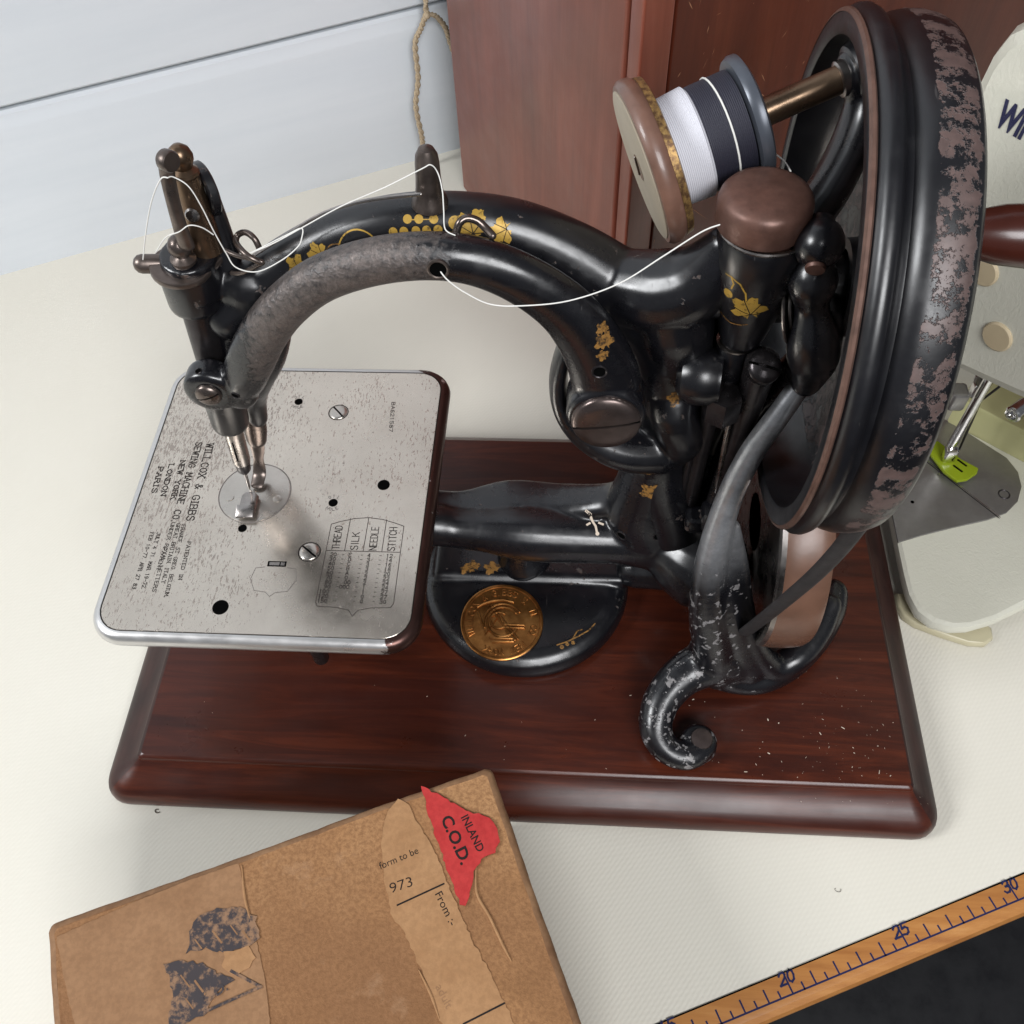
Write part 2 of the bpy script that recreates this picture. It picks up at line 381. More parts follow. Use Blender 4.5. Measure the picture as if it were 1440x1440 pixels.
def rrect(x0, x1, y0, y1, r, k=5):
    out = []
    for cx, cy, a0 in ((x1 - r, y0 + r, -90), (x1 - r, y1 - r, 0), (x0 + r, y1 - r, 90), (x0 + r, y0 + r, 180)):
        for i in range(k + 1):
            a = math.radians(a0 + 90 * i / k); out.append((cx + r * math.cos(a), cy + r * math.sin(a)))
    return out
def thing(name, label, cat, loc, group=None):
    o = bpy.data.objects.new(name, None); COL.objects.link(o); o.location = tuple(q * K for q in loc)
    o.empty_display_size = .02; o['label'] = label; o['category'] = cat
    if group: o['group'] = group
    ORG[o.name] = tuple(loc); return o
def tag(o, label, cat): o['label'] = label; o['category'] = cat; return o
def struct(o): o['kind'] = 'structure'; return o
# measuring helpers: a photo pixel (1440 px frame) meets a real plane of the scene
def ray(px, py): return (RIGHT * (px - 720) + DOWN * (py - 720) + FWD * F_PX).normalized()
def onz(px, py, z): d = ray(px, py); return CAM + d * ((z - CAM.z) / d.z)
def ony(px, py, y): d = ray(px, py); return CAM + d * ((y - CAM.y) / d.y)
def onp(px, py, p0, nn): d = ray(px, py); return CAM + d * ((Vector(p0) - CAM).dot(nn) / d.dot(nn))

# ---- stroke lettering (4 x 6 grid)
FONT = {
'A': '0 0 2 6 4 0;.7 2.2 3.3 2.2', 'B': '0 0 0 6 2.6 6 3.5 5.2 3.5 4 2.6 3.2 0 3.2;2.6 3.2 3.8 2.4 3.8 .9 2.8 0 0 0', 'C': '4 4.7 3.2 5.8 1.8 6 .5 5 0 3 .5 1 1.8 0 3.2 .2 4 1.3',
'D': '0 0 0 6 2 6 3.5 5 4 3 3.5 1 2 0 0 0', 'E': '3.8 6 0 6 0 0 3.8 0;0 3.1 2.8 3.1', 'F': '3.8 6 0 6 0 0;0 3.1 2.8 3.1', 'G': '4 4.7 3.2 5.8 1.8 6 .5 5 0 3 .5 1 1.8 0 3.2 .2 4 1.2 4 2.6 2.4 2.6',
'H': '0 0 0 6;4 0 4 6;0 3.1 4 3.1', 'I': '2 0 2 6', 'J': '3 6 3 1.2 2.2 0 .8 0 0 1.2', 'K': '0 0 0 6;4 6 0 2.4;1.5 3.7 4 0', 'L': '0 6 0 0 3.8 0', 'M': '0 0 0 6 2 2 4 6 4 0', 'N': '0 0 0 6 4 0 4 6',
'O': '2 6 .6 5 0 3 .6 1 2 0 3.4 1 4 3 3.4 5 2 6', 'P': '0 0 0 6 2.8 6 3.8 5.2 3.8 3.7 2.8 2.9 0 2.9', 'R': '0 0 0 6 2.8 6 3.8 5.2 3.8 3.9 2.8 3.1 0 3.1;2.2 3.1 4 0', 'S': '3.8 5 3 5.9 1.4 6 .3 5.2 .4 3.9 3.5 2.5 3.8 1 2.8 0 1 0 0 1',
'T': '2 0 2 6;0 6 4 6', 'U': '0 6 0 1.4 1 0 3 0 4 1.4 4 6', 'V': '0 6 2 0 4 6', 'W': '0 6 1 0 2 5 3 0 4 6', 'X': '0 0 4 6;4 0 0 6', 'Y': '0 6 2 3 4 6;2 3 2 0', 'Z': '0 6 4 6 0 0 4 0',
'0': '2 6 .6 5 .2 3 .6 1 2 0 3.4 1 3.8 3 3.4 5 2 6', '1': '1 5 2 6 2 0', '2': '.2 4.8 1.2 6 3 6 3.8 4.8 3.4 3.2 0 0 4 0', '3': '.2 5.2 1.2 6 3 6 3.6 5 3.2 3.6 1.6 3.2 3.4 2.8 3.8 1.2 2.8 0 1 0 .1 .9',
'4': '3 0 3 6 0 1.8 4 1.8', '5': '3.6 6 .6 6 .4 3.4 2.4 3.8 3.8 2.8 3.6 .8 2.4 0 .2 .4', '6': '3.4 5.6 2 6 .6 4.6 .2 2 1 .2 2.8 0 3.8 1.2 3.4 2.8 1.8 3.4 .4 2.4', '7': '0 6 4 6 1.4 0',
'8': '2 3.2 .6 4.2 .8 5.6 2 6 3.2 5.6 3.4 4.2 2 3.2 .2 2 .4 .5 2 0 3.6 .5 3.8 2 2 3.2', '9': '3.6 3.6 2.4 2.6 .8 3 .3 4.6 1.2 5.9 3 5.8 3.7 4.2 3.4 1.4 2 0 .6 .4', '&': '4 0 1 4.4 1.2 5.8 2.4 5.8 2.6 4.4 .3 2 .4 .4 1.8 0 4 2.6',
'.': '.4 0 .6 .3', ',': '.6 .5 .2 -1', '-': '.4 3 3.6 3', ' ': '', ':': '1 1 1.2 1.3;1 4 1.2 4.3', "'": '.6 6 .3 4.6'}
def text_width(t, sp=1.4): return sum((1.2 if c in ".,:'" else 2.4 if c == 'I' else 4) + sp for c in t) - sp
def text_strokes(t, sp=1.4, serif=False):
    x = 0; out = []
    for c in t:
        dx = -1. if c == 'I' else 0; wd = 1.2 if c in ".,:'" else 2.4 if c == 'I' else 4
        for st in FONT.get(c, '').split(';'):
            q = [float(k) for k in st.split()]
            if len(q) < 4: continue
            pl = [(q[i] + x + dx + (.2 if c == 'I' else 0), q[i + 1]) for i in range(0, len(q), 2)]
            out.append(pl)
            if serif and c.isalpha():
                for e, f in ((pl[0], pl[1]), (pl[-1], pl[-2])):
                    if e[1] in (0, 6) and abs(e[0] - f[0]) < abs(e[1] - f[1]): out.append([(e[0] - .75, e[1]), (e[0] + .75, e[1])])
        x += wd + sp
    return out
def ribbons(strokes, wd):  # noqa
    """polylines -> quads (list of 4-point polygons) of width wd"""
    out = []
    for pl in strokes:
        for a, b in zip(pl[:-1], pl[1:]):
            dx, dy = b[0] - a[0], b[1] - a[1]; L = math.hypot(dx, dy)
            if L < 1e-9: continue
            dx, dy = dx / L * wd / 2, dy / L * wd / 2
            out.append([(a[0] - dx - dy, a[1] - dy + dx), (a[0] - dx + dy, a[1] - dy - dx), (b[0] + dx + dy, b[1] + dy - dx), (b[0] + dx - dy, b[1] + dy + dx)])
    return out
def flat(polys, frame, lift=.12, thick=0):
    """2D polygons laid on a plane frame (origin,U,V); each next polygon a hair higher so none share a plane"""
    g = G(); o, U, Vv = (Vector(q) for q in frame); W = U.cross(Vv)
    for i, p in enumerate(polys):
        b = len(g.v); h = lift + (i % 7) * .004
        g.v += [tuple(o + U * q[0] + Vv * q[1] + W * h) for q in p]; g.f.append(tuple(range(b, b + len(p))))
    return g
def scaled(st, k, ox=0, oy=0, rot=0):
    c, s_ = math.cos(rot), math.sin(rot)
    return [[(ox + (x * c - y * s_) * k, oy + (x * s_ + y * c) * k) for x, y in pl] for pl in st]
def arc_pts(cx, cy, r, a0, a1, n=16, ry=None): return [(cx + r * math.cos(math.radians(a0 + (a1 - a0) * i / n)), cy + (ry or r) * math.sin(math.radians(a0 + (a1 - a0) * i / n))) for i in range(n + 1)]
def solid_text(t, size, offset=0.):
    """filled lettering from Blender's own font -> list of polygons, origin at the left end of the baseline"""
    cu = bpy.data.curves.new('lettering', 'FONT'); cu.body = t; cu.size = size * 1.38; cu.offset = offset; cu.resolution_u = 3
    ob = bpy.data.objects.new('lettering', cu); COL.objects.link(ob)
    dg = bpy.context.evaluated_depsgraph_get(); me = bpy.data.meshes.new_from_object(ob.evaluated_get(dg))
    P = [[(me.vertices[i].co.x, me.vertices[i].co.y) for i in p.vertices] for p in me.polygons]
    COL.objects.unlink(ob); bpy.data.objects.remove(ob); bpy.data.curves.remove(cu); bpy.data.meshes.remove(me)
    return P

# ------------------------------------------------------------------ the setting
TA = math.radians(22.6); TU = Vector((math.cos(TA), math.sin(TA), 0)); TV = Vector((-math.sin(TA), math.cos(TA), 0))
def tp(s, t, z=0): p = TU * s + TV * t; p.z = z; return p          # table frame: s along the front edge, t towards the wall
t0 = tp(0, 0).y; EDGE = Vector((39, 42, 0)).dot(TV)
WP = Vector((-372, 449, 0)); WD = Vector((.903, .43, 0)).normalized(); WN = Vector((-WD.y, WD.x, 0))
g = G(); e = [tp(-1200, EDGE), tp(900, EDGE), tp(900, 640), tp(-1200, 640)]
g.ring_stack([[(p.x, p.y, -28) for p in e], [(p.x, p.y, 0) for p in e]])
struct(g.build('table_top', 'vinyl', smooth=False))
g = G(); q = 3000; g.v += [(-q, -q, -720), (q, -q, -720), (q, q, -720), (-q, q, -720)]; g.f.append((0, 1, 2, 3))
struct(g.build('floor', 'floor', smooth=False))
# painted tongue-and-groove boards of the wall
wall = bpy.data.objects.new('wall', None); COL.objects.link(wall); wall.location = WP * K; wall['kind'] = 'structure'; ORG['wall'] = tuple(WP)
zb = [-20, 101.5] + [101.5 + 130.5 * k for k in range(1, 13)]
for i in range(len(zb) - 1):
    lo, hi = zb[i], zb[i + 1]
    prof = [(26, lo + 1.2), (4, lo + 1.2), (2.6, lo + 1.8), (0, lo + 4), (0, hi - 11), (.35, hi - 9), (1.0, hi - 6), (1.8, hi - 2.6), (3.4, hi - .6), (26, hi - .6)]
    rings = []
    for s in (-900, 900): rings.append([tuple(WP + WD * s + WN * d + Vector((0, 0, z))) for d, z in prof])
    g = G(); g.ring_stack(rings); g.build('board', 'wallpaint', wall, angle=25)
g = G(); e = [(-900, 24), (900, 24), (900, 40), (-900, 40)]
g.ring_stack([[tuple(WP + WD * s + WN * d + Vector((0, 0, z))) for s, d in e] for z in (-20, 1660)]); g.build('wall_backing', 'black_hole', wall, smooth=False)

# ------------------------------------------------------------------ measuring stick let into the table's edge
RU = (Vector((187, 103, 0)) - Vector((39, 42, 0))).normalized(); RV = Vector((-RU.y, RU.x, 0)); R0 = Vector((39, 42, 0))
stick = thing('measuring_stick', 'wooden centimetre rule with blue marks along the table edge', 'ruler', tuple(R0))
prof = [(-.15, .35), (-7.8, .5), (-10.2, -.1), (-12.2, -1.6), (-13.2, -4), (-13.3, -7), (-.15, -7)]
g = G(); g.ring_stack([[tuple(R0 + RU * s + RV * d + Vector((0, 0, z))) for d, z in prof] for s in (-400, 800)])
g.build('rule', 'ruler', stick, angle=20)
marks = []; nums = []
s20 = Vector((90, 54, 0)).dot(RU) - R0.dot(RU)
marks.append([(-300, -7.7), (600, -7.7)])
for i in range(0, 121):
    s = s20 + (i / 2 - 20) * 9.98
    L = 6.6 if i % 10 == 0 else (4.6 if i % 2 == 0 else 2.4)
    marks.append([(s, -7.7), (s - .1, -7.7 + L)])
rp = [[(a, b) for a, b in q] for q in ribbons(marks, .68)]
g = flat(rp, (R0 + Vector((0, 0, .47)), RU, RV), .03); g.build('scale_marks', 'blue_ink', stick, smooth=False)
for k in (10, 15, 20, 25, 30, 35):
    t = str(k); kk = .68; wd = text_width(t, 1.1) * kk
    st = [[(x + y * .18, y) for x, y in pl] for pl in text_strokes(t, 1.1)]
    g = flat(ribbons(scaled(st, kk, s20 + (k - 20) * 9.98 - wd / 2, -3.9), .75), (R0 + Vector((0, 0, .42)), RU, RV), .11); g.build('numeral', 'blue_ink', stick, smooth=False)
g = flat(ribbons([[(-400, .1), (800, .1)]], .5), (R0 + Vector((0, 0, .36)), RU, RV), .05); g.build('seam', 'black_hole', stick, smooth=False)

# ------------------------------------------------------------------ wooden cabinet behind
C0 = Vector((24, 362, 0)); CL = Vector((-.495, .869, 0)).normalized(); CR = Vector((CL.y, -CL.x, 0))
cab = thing('wooden_cabinet', 'scratched red-brown varnished wooden cabinet behind the black machine', 'cabinet', tuple(C0))
def cab_slab(name, a0, a1, d0, d1, z0, z1, bev, mat='cabinet'):
    # a along the left face from the near corner, d along the right face
    g = G(); rings = []
    for ins, z in ((bev, z0), (0, z0 + bev), (0, z1 - bev), (bev, z1)):
        rings.append([tuple(C0 + CL * x + CR * y + Vector((0, 0, z))) for x, y in rrect(a0 + ins, a1 - ins, d0 + ins, d1 - ins, bev, 3)])
    g.ring_stack(rings); return g.build(name, mat, cab, angle=50)
cab_slab('side_panel', 11.6, 206, 0, 16, 0, 620, 2.5, 'cabinet_side')
cab_slab('corner_post', .6, 10.4, .2, 15, 0, 620, 1.4, 'cabinet_side')
cab_slab('front_panel', 2.4, 17, 16.4, 760, 0, 620, 1.2)
cab_slab('carcass', 14, 200, 17, 758, .5, 618, 1, 'black_hole')
g = G()
for i in range(150):                         # scratches in the varnish of the front panel
    u = 18 + abs(random.gauss(0, 75)); z = random.uniform(70, 225); L = random.uniform(1, 6) if i > 12 else random.uniform(9, 26); a = random.choice((1.2, 1.3, 1.1, 2.2, .4)) + random.uniform(-.3, .3)
    o = C0 + CL * 2.3 + CR * u + Vector((0, 0, z)); d = CR * math.cos(a) + Vector((0, 0, math.sin(a))); nn = CR * -math.sin(a) + Vector((0, 0, math.cos(a))); wd = random.uniform(.12, .5)
    b = len(g.v); g.v += [tuple(q) for q in (o - d * L / 2, o - nn * wd / 2 + d * L * .1, o + d * L / 2, o + nn * wd / 2 - d * L * .05)]; g.f.append((b, b + 1, b + 2, b + 3))
sc = g.build('scratch_marks', 'scratch', cab, smooth=False); sc['kind'] = 'stuff'

# ------------------------------------------------------------------ twine hanging in front of the wall
WQ = WP - WN * 10
def wq(px, py, off=0): return onp(px, py, WQ, WN) - WN * off
tw = G()
def twist(path, r, turns):
    P = catmull([np.array(p, float) for p in path], 14)
    for ph in (0, math.pi):
        Q = []
        for i, p in enumerate(P):
            a = ph + turns * 2 * math.pi * i / len(P)
            Q.append(p + np.array(WD) * r * .8 * math.cos(a) + np.array(WN) * r * .8 * math.sin(a))
        tw.tube(Q, r, 8, 1)
twist([wq(597, -160), wq(598, -40), wq(599, 20)], 1.1, 11)
twist([wq(600, 18), wq(592, 40), wq(584, 62), wq(588, 110), wq(585, 150), wq(593, 190), wq(595, 208), wq(596, 219)], 1.1, 13)
twist([wq(599, 20), wq(612, 22), wq(626, 38), wq(634, 62), wq(646, 96)], 1.1, 7)
tw.ball(tuple(wq(600, 21, 1)), 2.0, 10)
tag(tw.build('twine', 'twine'), 'tan twisted string hanging knotted against the pale wall', 'string')

# ------------------------------------------------------------------ the antique machine
sm = thing('antique_sewing_machine', 'antique black sewing machine with gilt leaves on a mahogany baseboard', 'sewing machine', (-20, 217, 0))
def remesh(ob, vox=.9, it=8):
    r = ob.modifiers.new('blend', 'REMESH'); r.mode = 'VOXEL'; r.voxel_size = vox * K; r.use_smooth_shade = True
    s = ob.modifiers.new('soften', 'SMOOTH'); s.factor = .5; s.iterations = it
    return ob
# --- mahogany baseboard
def board_ring(ins, z, r):
    fx0, fx1, fy0, fy1 = 19 / 15, 14.5 / 15, 16.5 / 15, 13.5 / 15
    return [(x, y, z) for x, y in rrect(-197 + ins * fx0, 155 - ins * fx1, 113.5 + ins * fy0, 316 - ins * fy1, r, 6)]
g = G(); g.ring_stack([board_ring(*q) for q in ((1.8, .3, 9), (.5, 1.4, 10.5), (0, 3.6, 11), (.1, 6, 11), (.9, 8.6, 10.4), (2.4, 10.8, 9.4), (4.6, 12.8, 8), (7.4, 14.8, 6.4), (10, 16.8, 5), (12, 18.7, 3.6), (12.9, 19.8, 3), (13.0, 20.6, 2.6), (13.6, 21.5, 2.2), (14.6, 22, 1.8))])
bb = g.build('baseboard', ['mahogany', 'ebonised'], sm, angle=30)
for p in bb.data.polygons:                   # the moulding's end-grain sides were stained darker
    c = p.center
    if abs(p.normal.x) > .25 and abs(p.normal.x) > abs(p.normal.y): p.material_index = 1
    if c.x > (141 + 20) * K or c.x < (-178 + 20) * K: p.material_index = 1 if abs(p.normal.x) > abs(p.normal.y) else p.material_index
# --- round iron foot with raised bar
g = G()
g.lathe([(1, 22.1), (46.5, 22.1), (47.2, 24), (47.2, 27), (46, 30.5), (43, 33), (39, 34.2), (20, 35), (1, 35)], (-19, 217, 0), n=64)
g.box((-17, 225, 33.6), (88, 27, 7.4), 3)
foot = remesh(g.build('iron_foot', 'japan', sm), .9, 6)
# --- frame casting
g = G()
A = [(-113, 221, 187, 8.5), (-104, 224, 194, 9), (-90, 227, 203.5, 9), (-71, 228, 213.5, 9), (-53, 228, 218.5, 9), (-36, 228, 219.5, 9), (-19, 228, 216.5, 9.5), (-2, 227, 208.5, 10.5), (13, 225, 198, 12), (27, 223, 187, 13), (34, 221, 170, 13), (35, 220, 150, 12), (34, 219, 128, 11.5), (36, 218, 108, 12), (43, 217, 84, 13.5), (46, 217, 66, 14.5)]
g.tube([a[:3] for a in A], [a[3] for a in A], 20, 6)
g.tube([(16, 223, 199), (28, 218, 202), (37, 215, 210), (42, 213, 224)], [12, 13, 11, 6], 16, 5); g.tube([(29, 218, 204), (32, 216, 192), (34, 218, 178)], [11, 12, 11], 16, 4)
g.tube([(3, 220, 192), (-3, 217, 176), (-4.5, 215, 163), (-1, 212, 152), (7, 210, 143), (19, 209, 136), (32, 212, 132)], [(3, 5), (3, 6), (3.4, 7), (4.4, 7.5), (6, 8), (7.5, 8.5), (9, 9)], 14, 5)
g.tube([(35, 219, 160), (35, 211, 154), (39, 211, 142), (38, 217, 130)], [11, 8.5, 8.5, 9], 14, 4)
bc_ = ony(988, 529, 206); g.tube([(36, 219, 172), (38, 213, 174)], [8, 7.5], 16, 4)
g.tube([(-118, 220, 214), (-118.7, 220, 206), (-119.5, 220, 199)], [(8.7, 9.5)] * 3, 20, 4, up=(0, 1, 0), rnd=False)
g.tube([(-103, 223, 198), (-106, 222, 184), (-110, 221.5, 169), (-115, 224, 152), (-120, 229, 137), (-122.5, 230, 124)], [(12, 8), (13, 8), (11.5, 7.5), (7, 6), (5, 4.6), (4.4, 4)], 14, 5)
frame = remesh(g.build('frame_arm', 'japan', sm), .8, 10)
g = G(); g.lathe([(.3, -7.6), (5.6, -7.6), (6.4, -7.0), (8.4, -5.8), (9.4, -3.2), (9.6, 0), (9.2, 3.4), (8.2, 5.2), (8.0, 6.4), (.3, 6.6)], (bc_.x, 208, bc_.z - 2), (1, -.18, .06), 36); g.build('bearing_cap', 'japan', sm, angle=30)
# --- lower horn that carries the plate, pillar, flare to the leg
g = G()
g.tube([(58, 206, 62), (49, 211, 64), (39, 215, 66), (28, 216, 66.5), (14, 216, 67), (-8, 216, 68), (-22, 216, 69), (-34, 216, 70), (-48, 216, 71), (-62, 216, 74), (-110, 217, 80)], [19.5, 18, 14, 12, 11.4, 12.2, 11.8, 9.8, 8.6, 9, 7], 20, 5)
g.tube([(-64, 227, 75), (-46, 226, 74), (-26, 228, 76), (-4, 227, 77), (16, 224, 83), (26, 221, 94)], [(3.6, 6), (3.2, 7), (3.6, 10), (3.8, 9), (5, 8), (6, 8)], 14, 4)
g.tube([(38, 221, 66), (31, 221, 82), (31, 220, 98), (33, 219, 120)], [18, 16, 13.2, 12], 16, 4)
g.tube([(-24, 225, 66), (-22, 225, 48), (-20, 224, 36)], [9, 9, 13], 18, 4)
g.tube([(30, 219, 37), (48, 216, 42), (54, 208, 56)], [9, 10, 13], 14, 4)
g.box((-100, 217, 80), (86, 22, 6), 2)
horn = remesh(g.build('lower_horn', 'japan_horn', sm), .85, 6)
# --- front leg with scroll foot
g = G()
g.tube([(72.5, 204, 179), (67.2, 200, 168), (60.2, 196, 150.6), (55.1, 190, 129.8), (52.7, 182, 104.6), (54.7, 176, 77.5), (61, 172, 50), (64, 171, 36)], [3.7, 3.9, 4.3, 4.8, 6.0, 7.4, 8.4, 8.6], 20, 6)
g.tube([(62, 172, 42), (54, 169.5, 40), (46, 163.6, 38.5), (39.5, 154.7, 35.5), (38, 145, 31.5), (42.5, 138.4, 28.8), (50, 136, 27.8), (56, 138.5, 27.4), (57, 141, 27)], [10, 9.4, 8.4, 7.6, 6.8, 6.2, 5.8, 5.2, 4.4], 16, 6, up=(0, 0, 1))
g.lathe([(7.4, 22.1), (8.0, 24), (7.8, 29), (6.6, 31.4), (1, 31.8)], (55.5, 142, 0), n=24)
g.tube([(60, 173, 38), (72, 170.5, 32), (84, 171, 29), (97, 178, 28.5), (108, 190, 29), (115, 203, 31), (118, 212, 32)], [(9, 11), (8, 7), (6.5, 6.5), (6, 6.5), (6.5, 7), (7.5, 8), (7, 7.5)], 16, 5, up=(0, 0, 1))
yk = [ony(1030, 740, 189), ony(1040, 800, 184), ony(1044, 850, 180), ony(1054, 900, 176), onz(1084, 936, 35), onz(1122, 922, 35), onz(1150, 886, 37), onz(1166, 850, 41)]
g.tube([tuple(q) for q in yk], [3.0, 3.8, 4.6, 5.6, 6.2, 6.4, 6.4, 5.6], 14, 5)
fl_ = [ony(1018, 745, 189), ony(1021, 800, 183), ony(1022, 850, 178.5), ony(1030, 900, 175), onz(1050, 940, 36)]
g.tube([tuple(q + Vector((0, 2.5, 0))) for q in fl_], [3, 6, 8, 9, 9.5], 14, 5)
g.tube([(61, 174, 48), (69, 174, 41), (80, 175.5, 35)], [11, 10, 8], 14, 4); g.tube([(63, 178, 74), (66, 177, 56), (75, 176, 43)], [6.5, 8.5, 8], 14, 4)
leg = remesh(g.build('scroll_leg', 'japan_leg', sm), .85, 12)
g = G(); g.lathe([(.5, 30.8), (4.3, 30.8), (4.5, 32), (4.2, 32.9), (3, 33.2), (.5, 33.2)], (56.4, 142, 0), n=20); bolt = g.build('foot_bolt', 'screw_steel', leg)
# --- drive drum and belt
g = G(); g.lathe([(.5, 76), (12, 76), (14, 78.5), (38, 79), (44, 77), (48.5, 75.5), (50, 76.2)], (0, 217, 80), (1, 0, 0), 72)
g.lathe([(48.6, 76), (50.0, 76.2), (50.3, 78), (50.8, 82), (50.9, 86), (50.6, 90), (50.0, 93.4), (49.0, 95), (46, 95.5), (.5, 95.5)], (0, 217, 80), (1, 0, 0), 72)
drum = g.build('drive_drum', ['drum', 'steel'], sm)
for p in drum.data.polygons:
    if p.center.x < (77.4 + 20) * K: p.material_index = 1
g = G(); g.tube([(84, 154, 176), (82.5, 155.5, 158), (80, 158, 138), (76.5, 162, 115), (73, 166.5, 92), (70.5, 172, 70), (69, 178, 52)], [(1.2, 3.4)] * 7, 12, 6, up=(1, 0, 0)); g.build('drive_belt', 'belt', sm)
# --- balance wheel: hollow, rolled rim, belt groove, crowned tread
WC = (66.4, 217, 206.3); YAW = -.058
g = G(); prof = [(r_, x_ * .86) for r_, x_ in [(.5, 24), (10, 24), (11, 14), (14, 14), (15, 22.5), (58, 20), (64.5, 12), (66.3, 3), (66.5, .8), (67.4, 0), (71.6, 0), (72.6, .6), (72.8, 1.2), (72.0, 1.9), (72.2, 2.4), (73.4, 3.2), (74.2, 4.8), (74.3, 6.4), (73.6, 8.2), (71.6, 9.4), (70.4, 10.6), (70.2, 12), (71.2, 13.2), (72.3, 15), (72.9, 18), (72.9, 22), (72.2, 26), (71.0, 29), (69.2, 30.6), (66.5, 31), (60, 31), (56, 27), (14, 26.5), (13, 31), (.5, 31)]]
g.lathe(prof, (0, 0, 0), (1, 0, 0), 128)
wheel = g.build('balance_wheel', 'japan_wheel', sm, loc=WC, rot=(0, 0, YAW), angle=45)
g = G(); a = [(71.9, -.12), (72.9, .45), (73.1, 1.15), (72.4, 1.7), (72.0, 1.5)]; g.lathe(a, (0, 0, 0), (1, 0, 0), 128, True); g.build('worn_rim_edge', 'rust_edge', wheel, loc=WC)
g = G(); g.lathe([(.5, 0), (3.2, 0), (3.6, 2), (5.4, 6), (7.4, 14), (8.2, 24), (7.8, 36), (6, 46), (4, 50), (.5, 51)], (26.8, -19, 36), (1, 0, 0), 32); g.build('crank_handle', 'handle', wheel, loc=WC)
# --- spool bracket inside the wheel
g = G(); g.tube([(52, 222, 214), (63, 226, 219), (70, 231, 224), (76, 239, 232), (79.5, 246, 241), (80, 250, 250)], [(7, 7), (9, 7), (10.5, 6.5), (10, 6), (8.5, 5.5), (6.5, 5)], 16, 6, up=(1, 0, 0))
g.lathe([(.5, -4), (5.6, -4), (7.6, -1.5), (8, 2), (7.4, 5), (6, 9), (.5, 10)], (76.6, 250.4, 253), (.94, .30, .17), 28)
remesh(g.build('spool_bracket', 'japan', sm), .8, 4)
S0 = Vector((16.6, 233.5, 234.0)); S1 = Vector((74.8, 250, 252.6)); SA = (S1 - S0).normalized()
g = G(); g.lathe([(3.9, -2), (4.0, 40), (3.9, 57.5), (4.2, 58)], tuple(S0 + SA * 3), tuple(SA), 24); pin = g.build('spool_pin', 'brass', sm)
g = G(); g.lathe([(.3, 0), (5, 0), (7.6, .8), (8.6, 3), (8.8, 6), (8.2, 10), (6, 14), (.3, 14)], tuple(S0 + SA * 62.3), tuple(SA), 32); g.build('pin_boss', 'japan', sm)
g = G(); g.lathe([(4.2, 56.5), (5.0, 56.8), (5.0, 59.4), (4.4, 60)], tuple(S0 + SA * 3), tuple(SA), 24); g.build('pin_collar', 'steel', pin)
# --- thread spool (lifts off the pin)
rotq = Vector((1, 0, 0)).rotation_difference(SA).to_euler()
sp = bpy.data.objects.new('thread_spool', None); COL.objects.link(sp); sp.location = S0 * K; sp['label'] = 'spool of white and navy thread with wooden end on the spool pin'; sp['category'] = 'spool'; ORG['thread_spool'] = tuple(S0)
def spart(name, prof, mat, par=sp, n=48, tor=False):
    g = G(); g.lathe(prof, (0, 0, 0), (1, 0, 0), n, tor); return g.build(name, mat, par, loc=tuple(S0), rot=tuple(rotq) if par is sp else None)
we = spart('wooden_end', [(.5, 1.6), (20.8, 1.6), (22.6, 1.8), (23.6, 3.0), (23.7, 4.4), (23.4, 6.0), (22.6, 7.0), (22.4, 7.4), (18, 8.5), (.5, 8.6)], 'spool_wood')
spart('paper_face', [(.5, 1.1), (20.6, 1.1), (21.4, 1.4), (21.4, 1.9), (.5, 1.9)], 'spool_face', we)
spart('foil_band', [(21.4, 7.6), (22.7, 7.2), (22.3, 9.2), (20.2, 9.8), (20.2, 7.6)], 'foil', we, tor=True)
spart('white_thread_winding', [(.5, 8.7), (14.6, 8.7), (15.2, 12), (15.6, 18.4), (14.6, 19.2), (.5, 19.2)], 'thread_white')
spart('navy_thread_winding', [(.5, 19.2), (14.6, 19.2), (14.9, 20), (14.9, 31), (.5, 31.4)], 'thread_navy')
spart('spool_flange', [(.5, 31.4), (14.8, 31.4), (17.0, 31.8), (17.8, 33.2), (17.6, 34.8), (15.4, 35.8), (.5, 36)], 'flange')
g = G(); g.tube([(.8, 1, -3), (.8, 1.2, 0), (.8, 1, 3)], .3, 8, 4); g.build('staple', 'steel', we, loc=tuple(S0))
# --- tension cup with rusty cap
cx, cy = 51, 212
g = G(); g.lathe([(.5, 188.6), (5.9, 188.6), (6.5, 189.2), (7.0, 191), (7.6, 194), (9.0, 200), (10.6, 207), (11.9, 214), (12.8, 222), (13.1, 230), (12.6, 231.3), (12.2, 231.4), (12.0, 228), (.5, 228)], (cx + 1, cy, 0), n=48)
cup = g.build('tension_cup', 'japan', sm, angle=50)
g = G(); g.lathe([(12.2, 231.35), (12.9, 231.3), (13.15, 231.9), (12.9, 232.4), (12.2, 232.4)], (cx + .7, cy, 0), n=48, tor=True); g.build('cup_lip', 'steel', cup)
g = G(); g.lathe([(.5, 226), (10.5, 226), (10.5, 232.6), (12.4, 232.9), (12.7, 233.6), (12.75, 239.4), (12.4, 240.9), (11.4, 242.2), (9.6, 242.9), (.5, 243.3)], (cx - .6, cy, 0), n=56); g.build('tension_cap', 'rust_cap', sm, angle=50)
g = G(); g.lathe([(.5, 160), (4.2, 160), (4.2, 174), (5.2, 174.2), (5.6, 175), (5.6, 187), (5.2, 187.6), (.5, 187.6)], (cx - .2, cy, 0), n=28); g.build('tension_stem', 'japan', sm)
g = G(); g.lathe([(4.6, 187.4), (6.0, 187.5), (6.1, 188.2), (4.6, 188.3)], (cx - .2, cy, 0), n=28, tor=True); g.build('stem_washer', 'steel', sm)
g = G(); g.lathe([(.5, 162), (6.0, 162), (6.2, 162.5), (6.2, 172), (6.0, 172.5), (.5, 172.5)], (49, 203.5, 0), n=6); g.build('hex_nut', 'dark_steel', sm, angle=20)
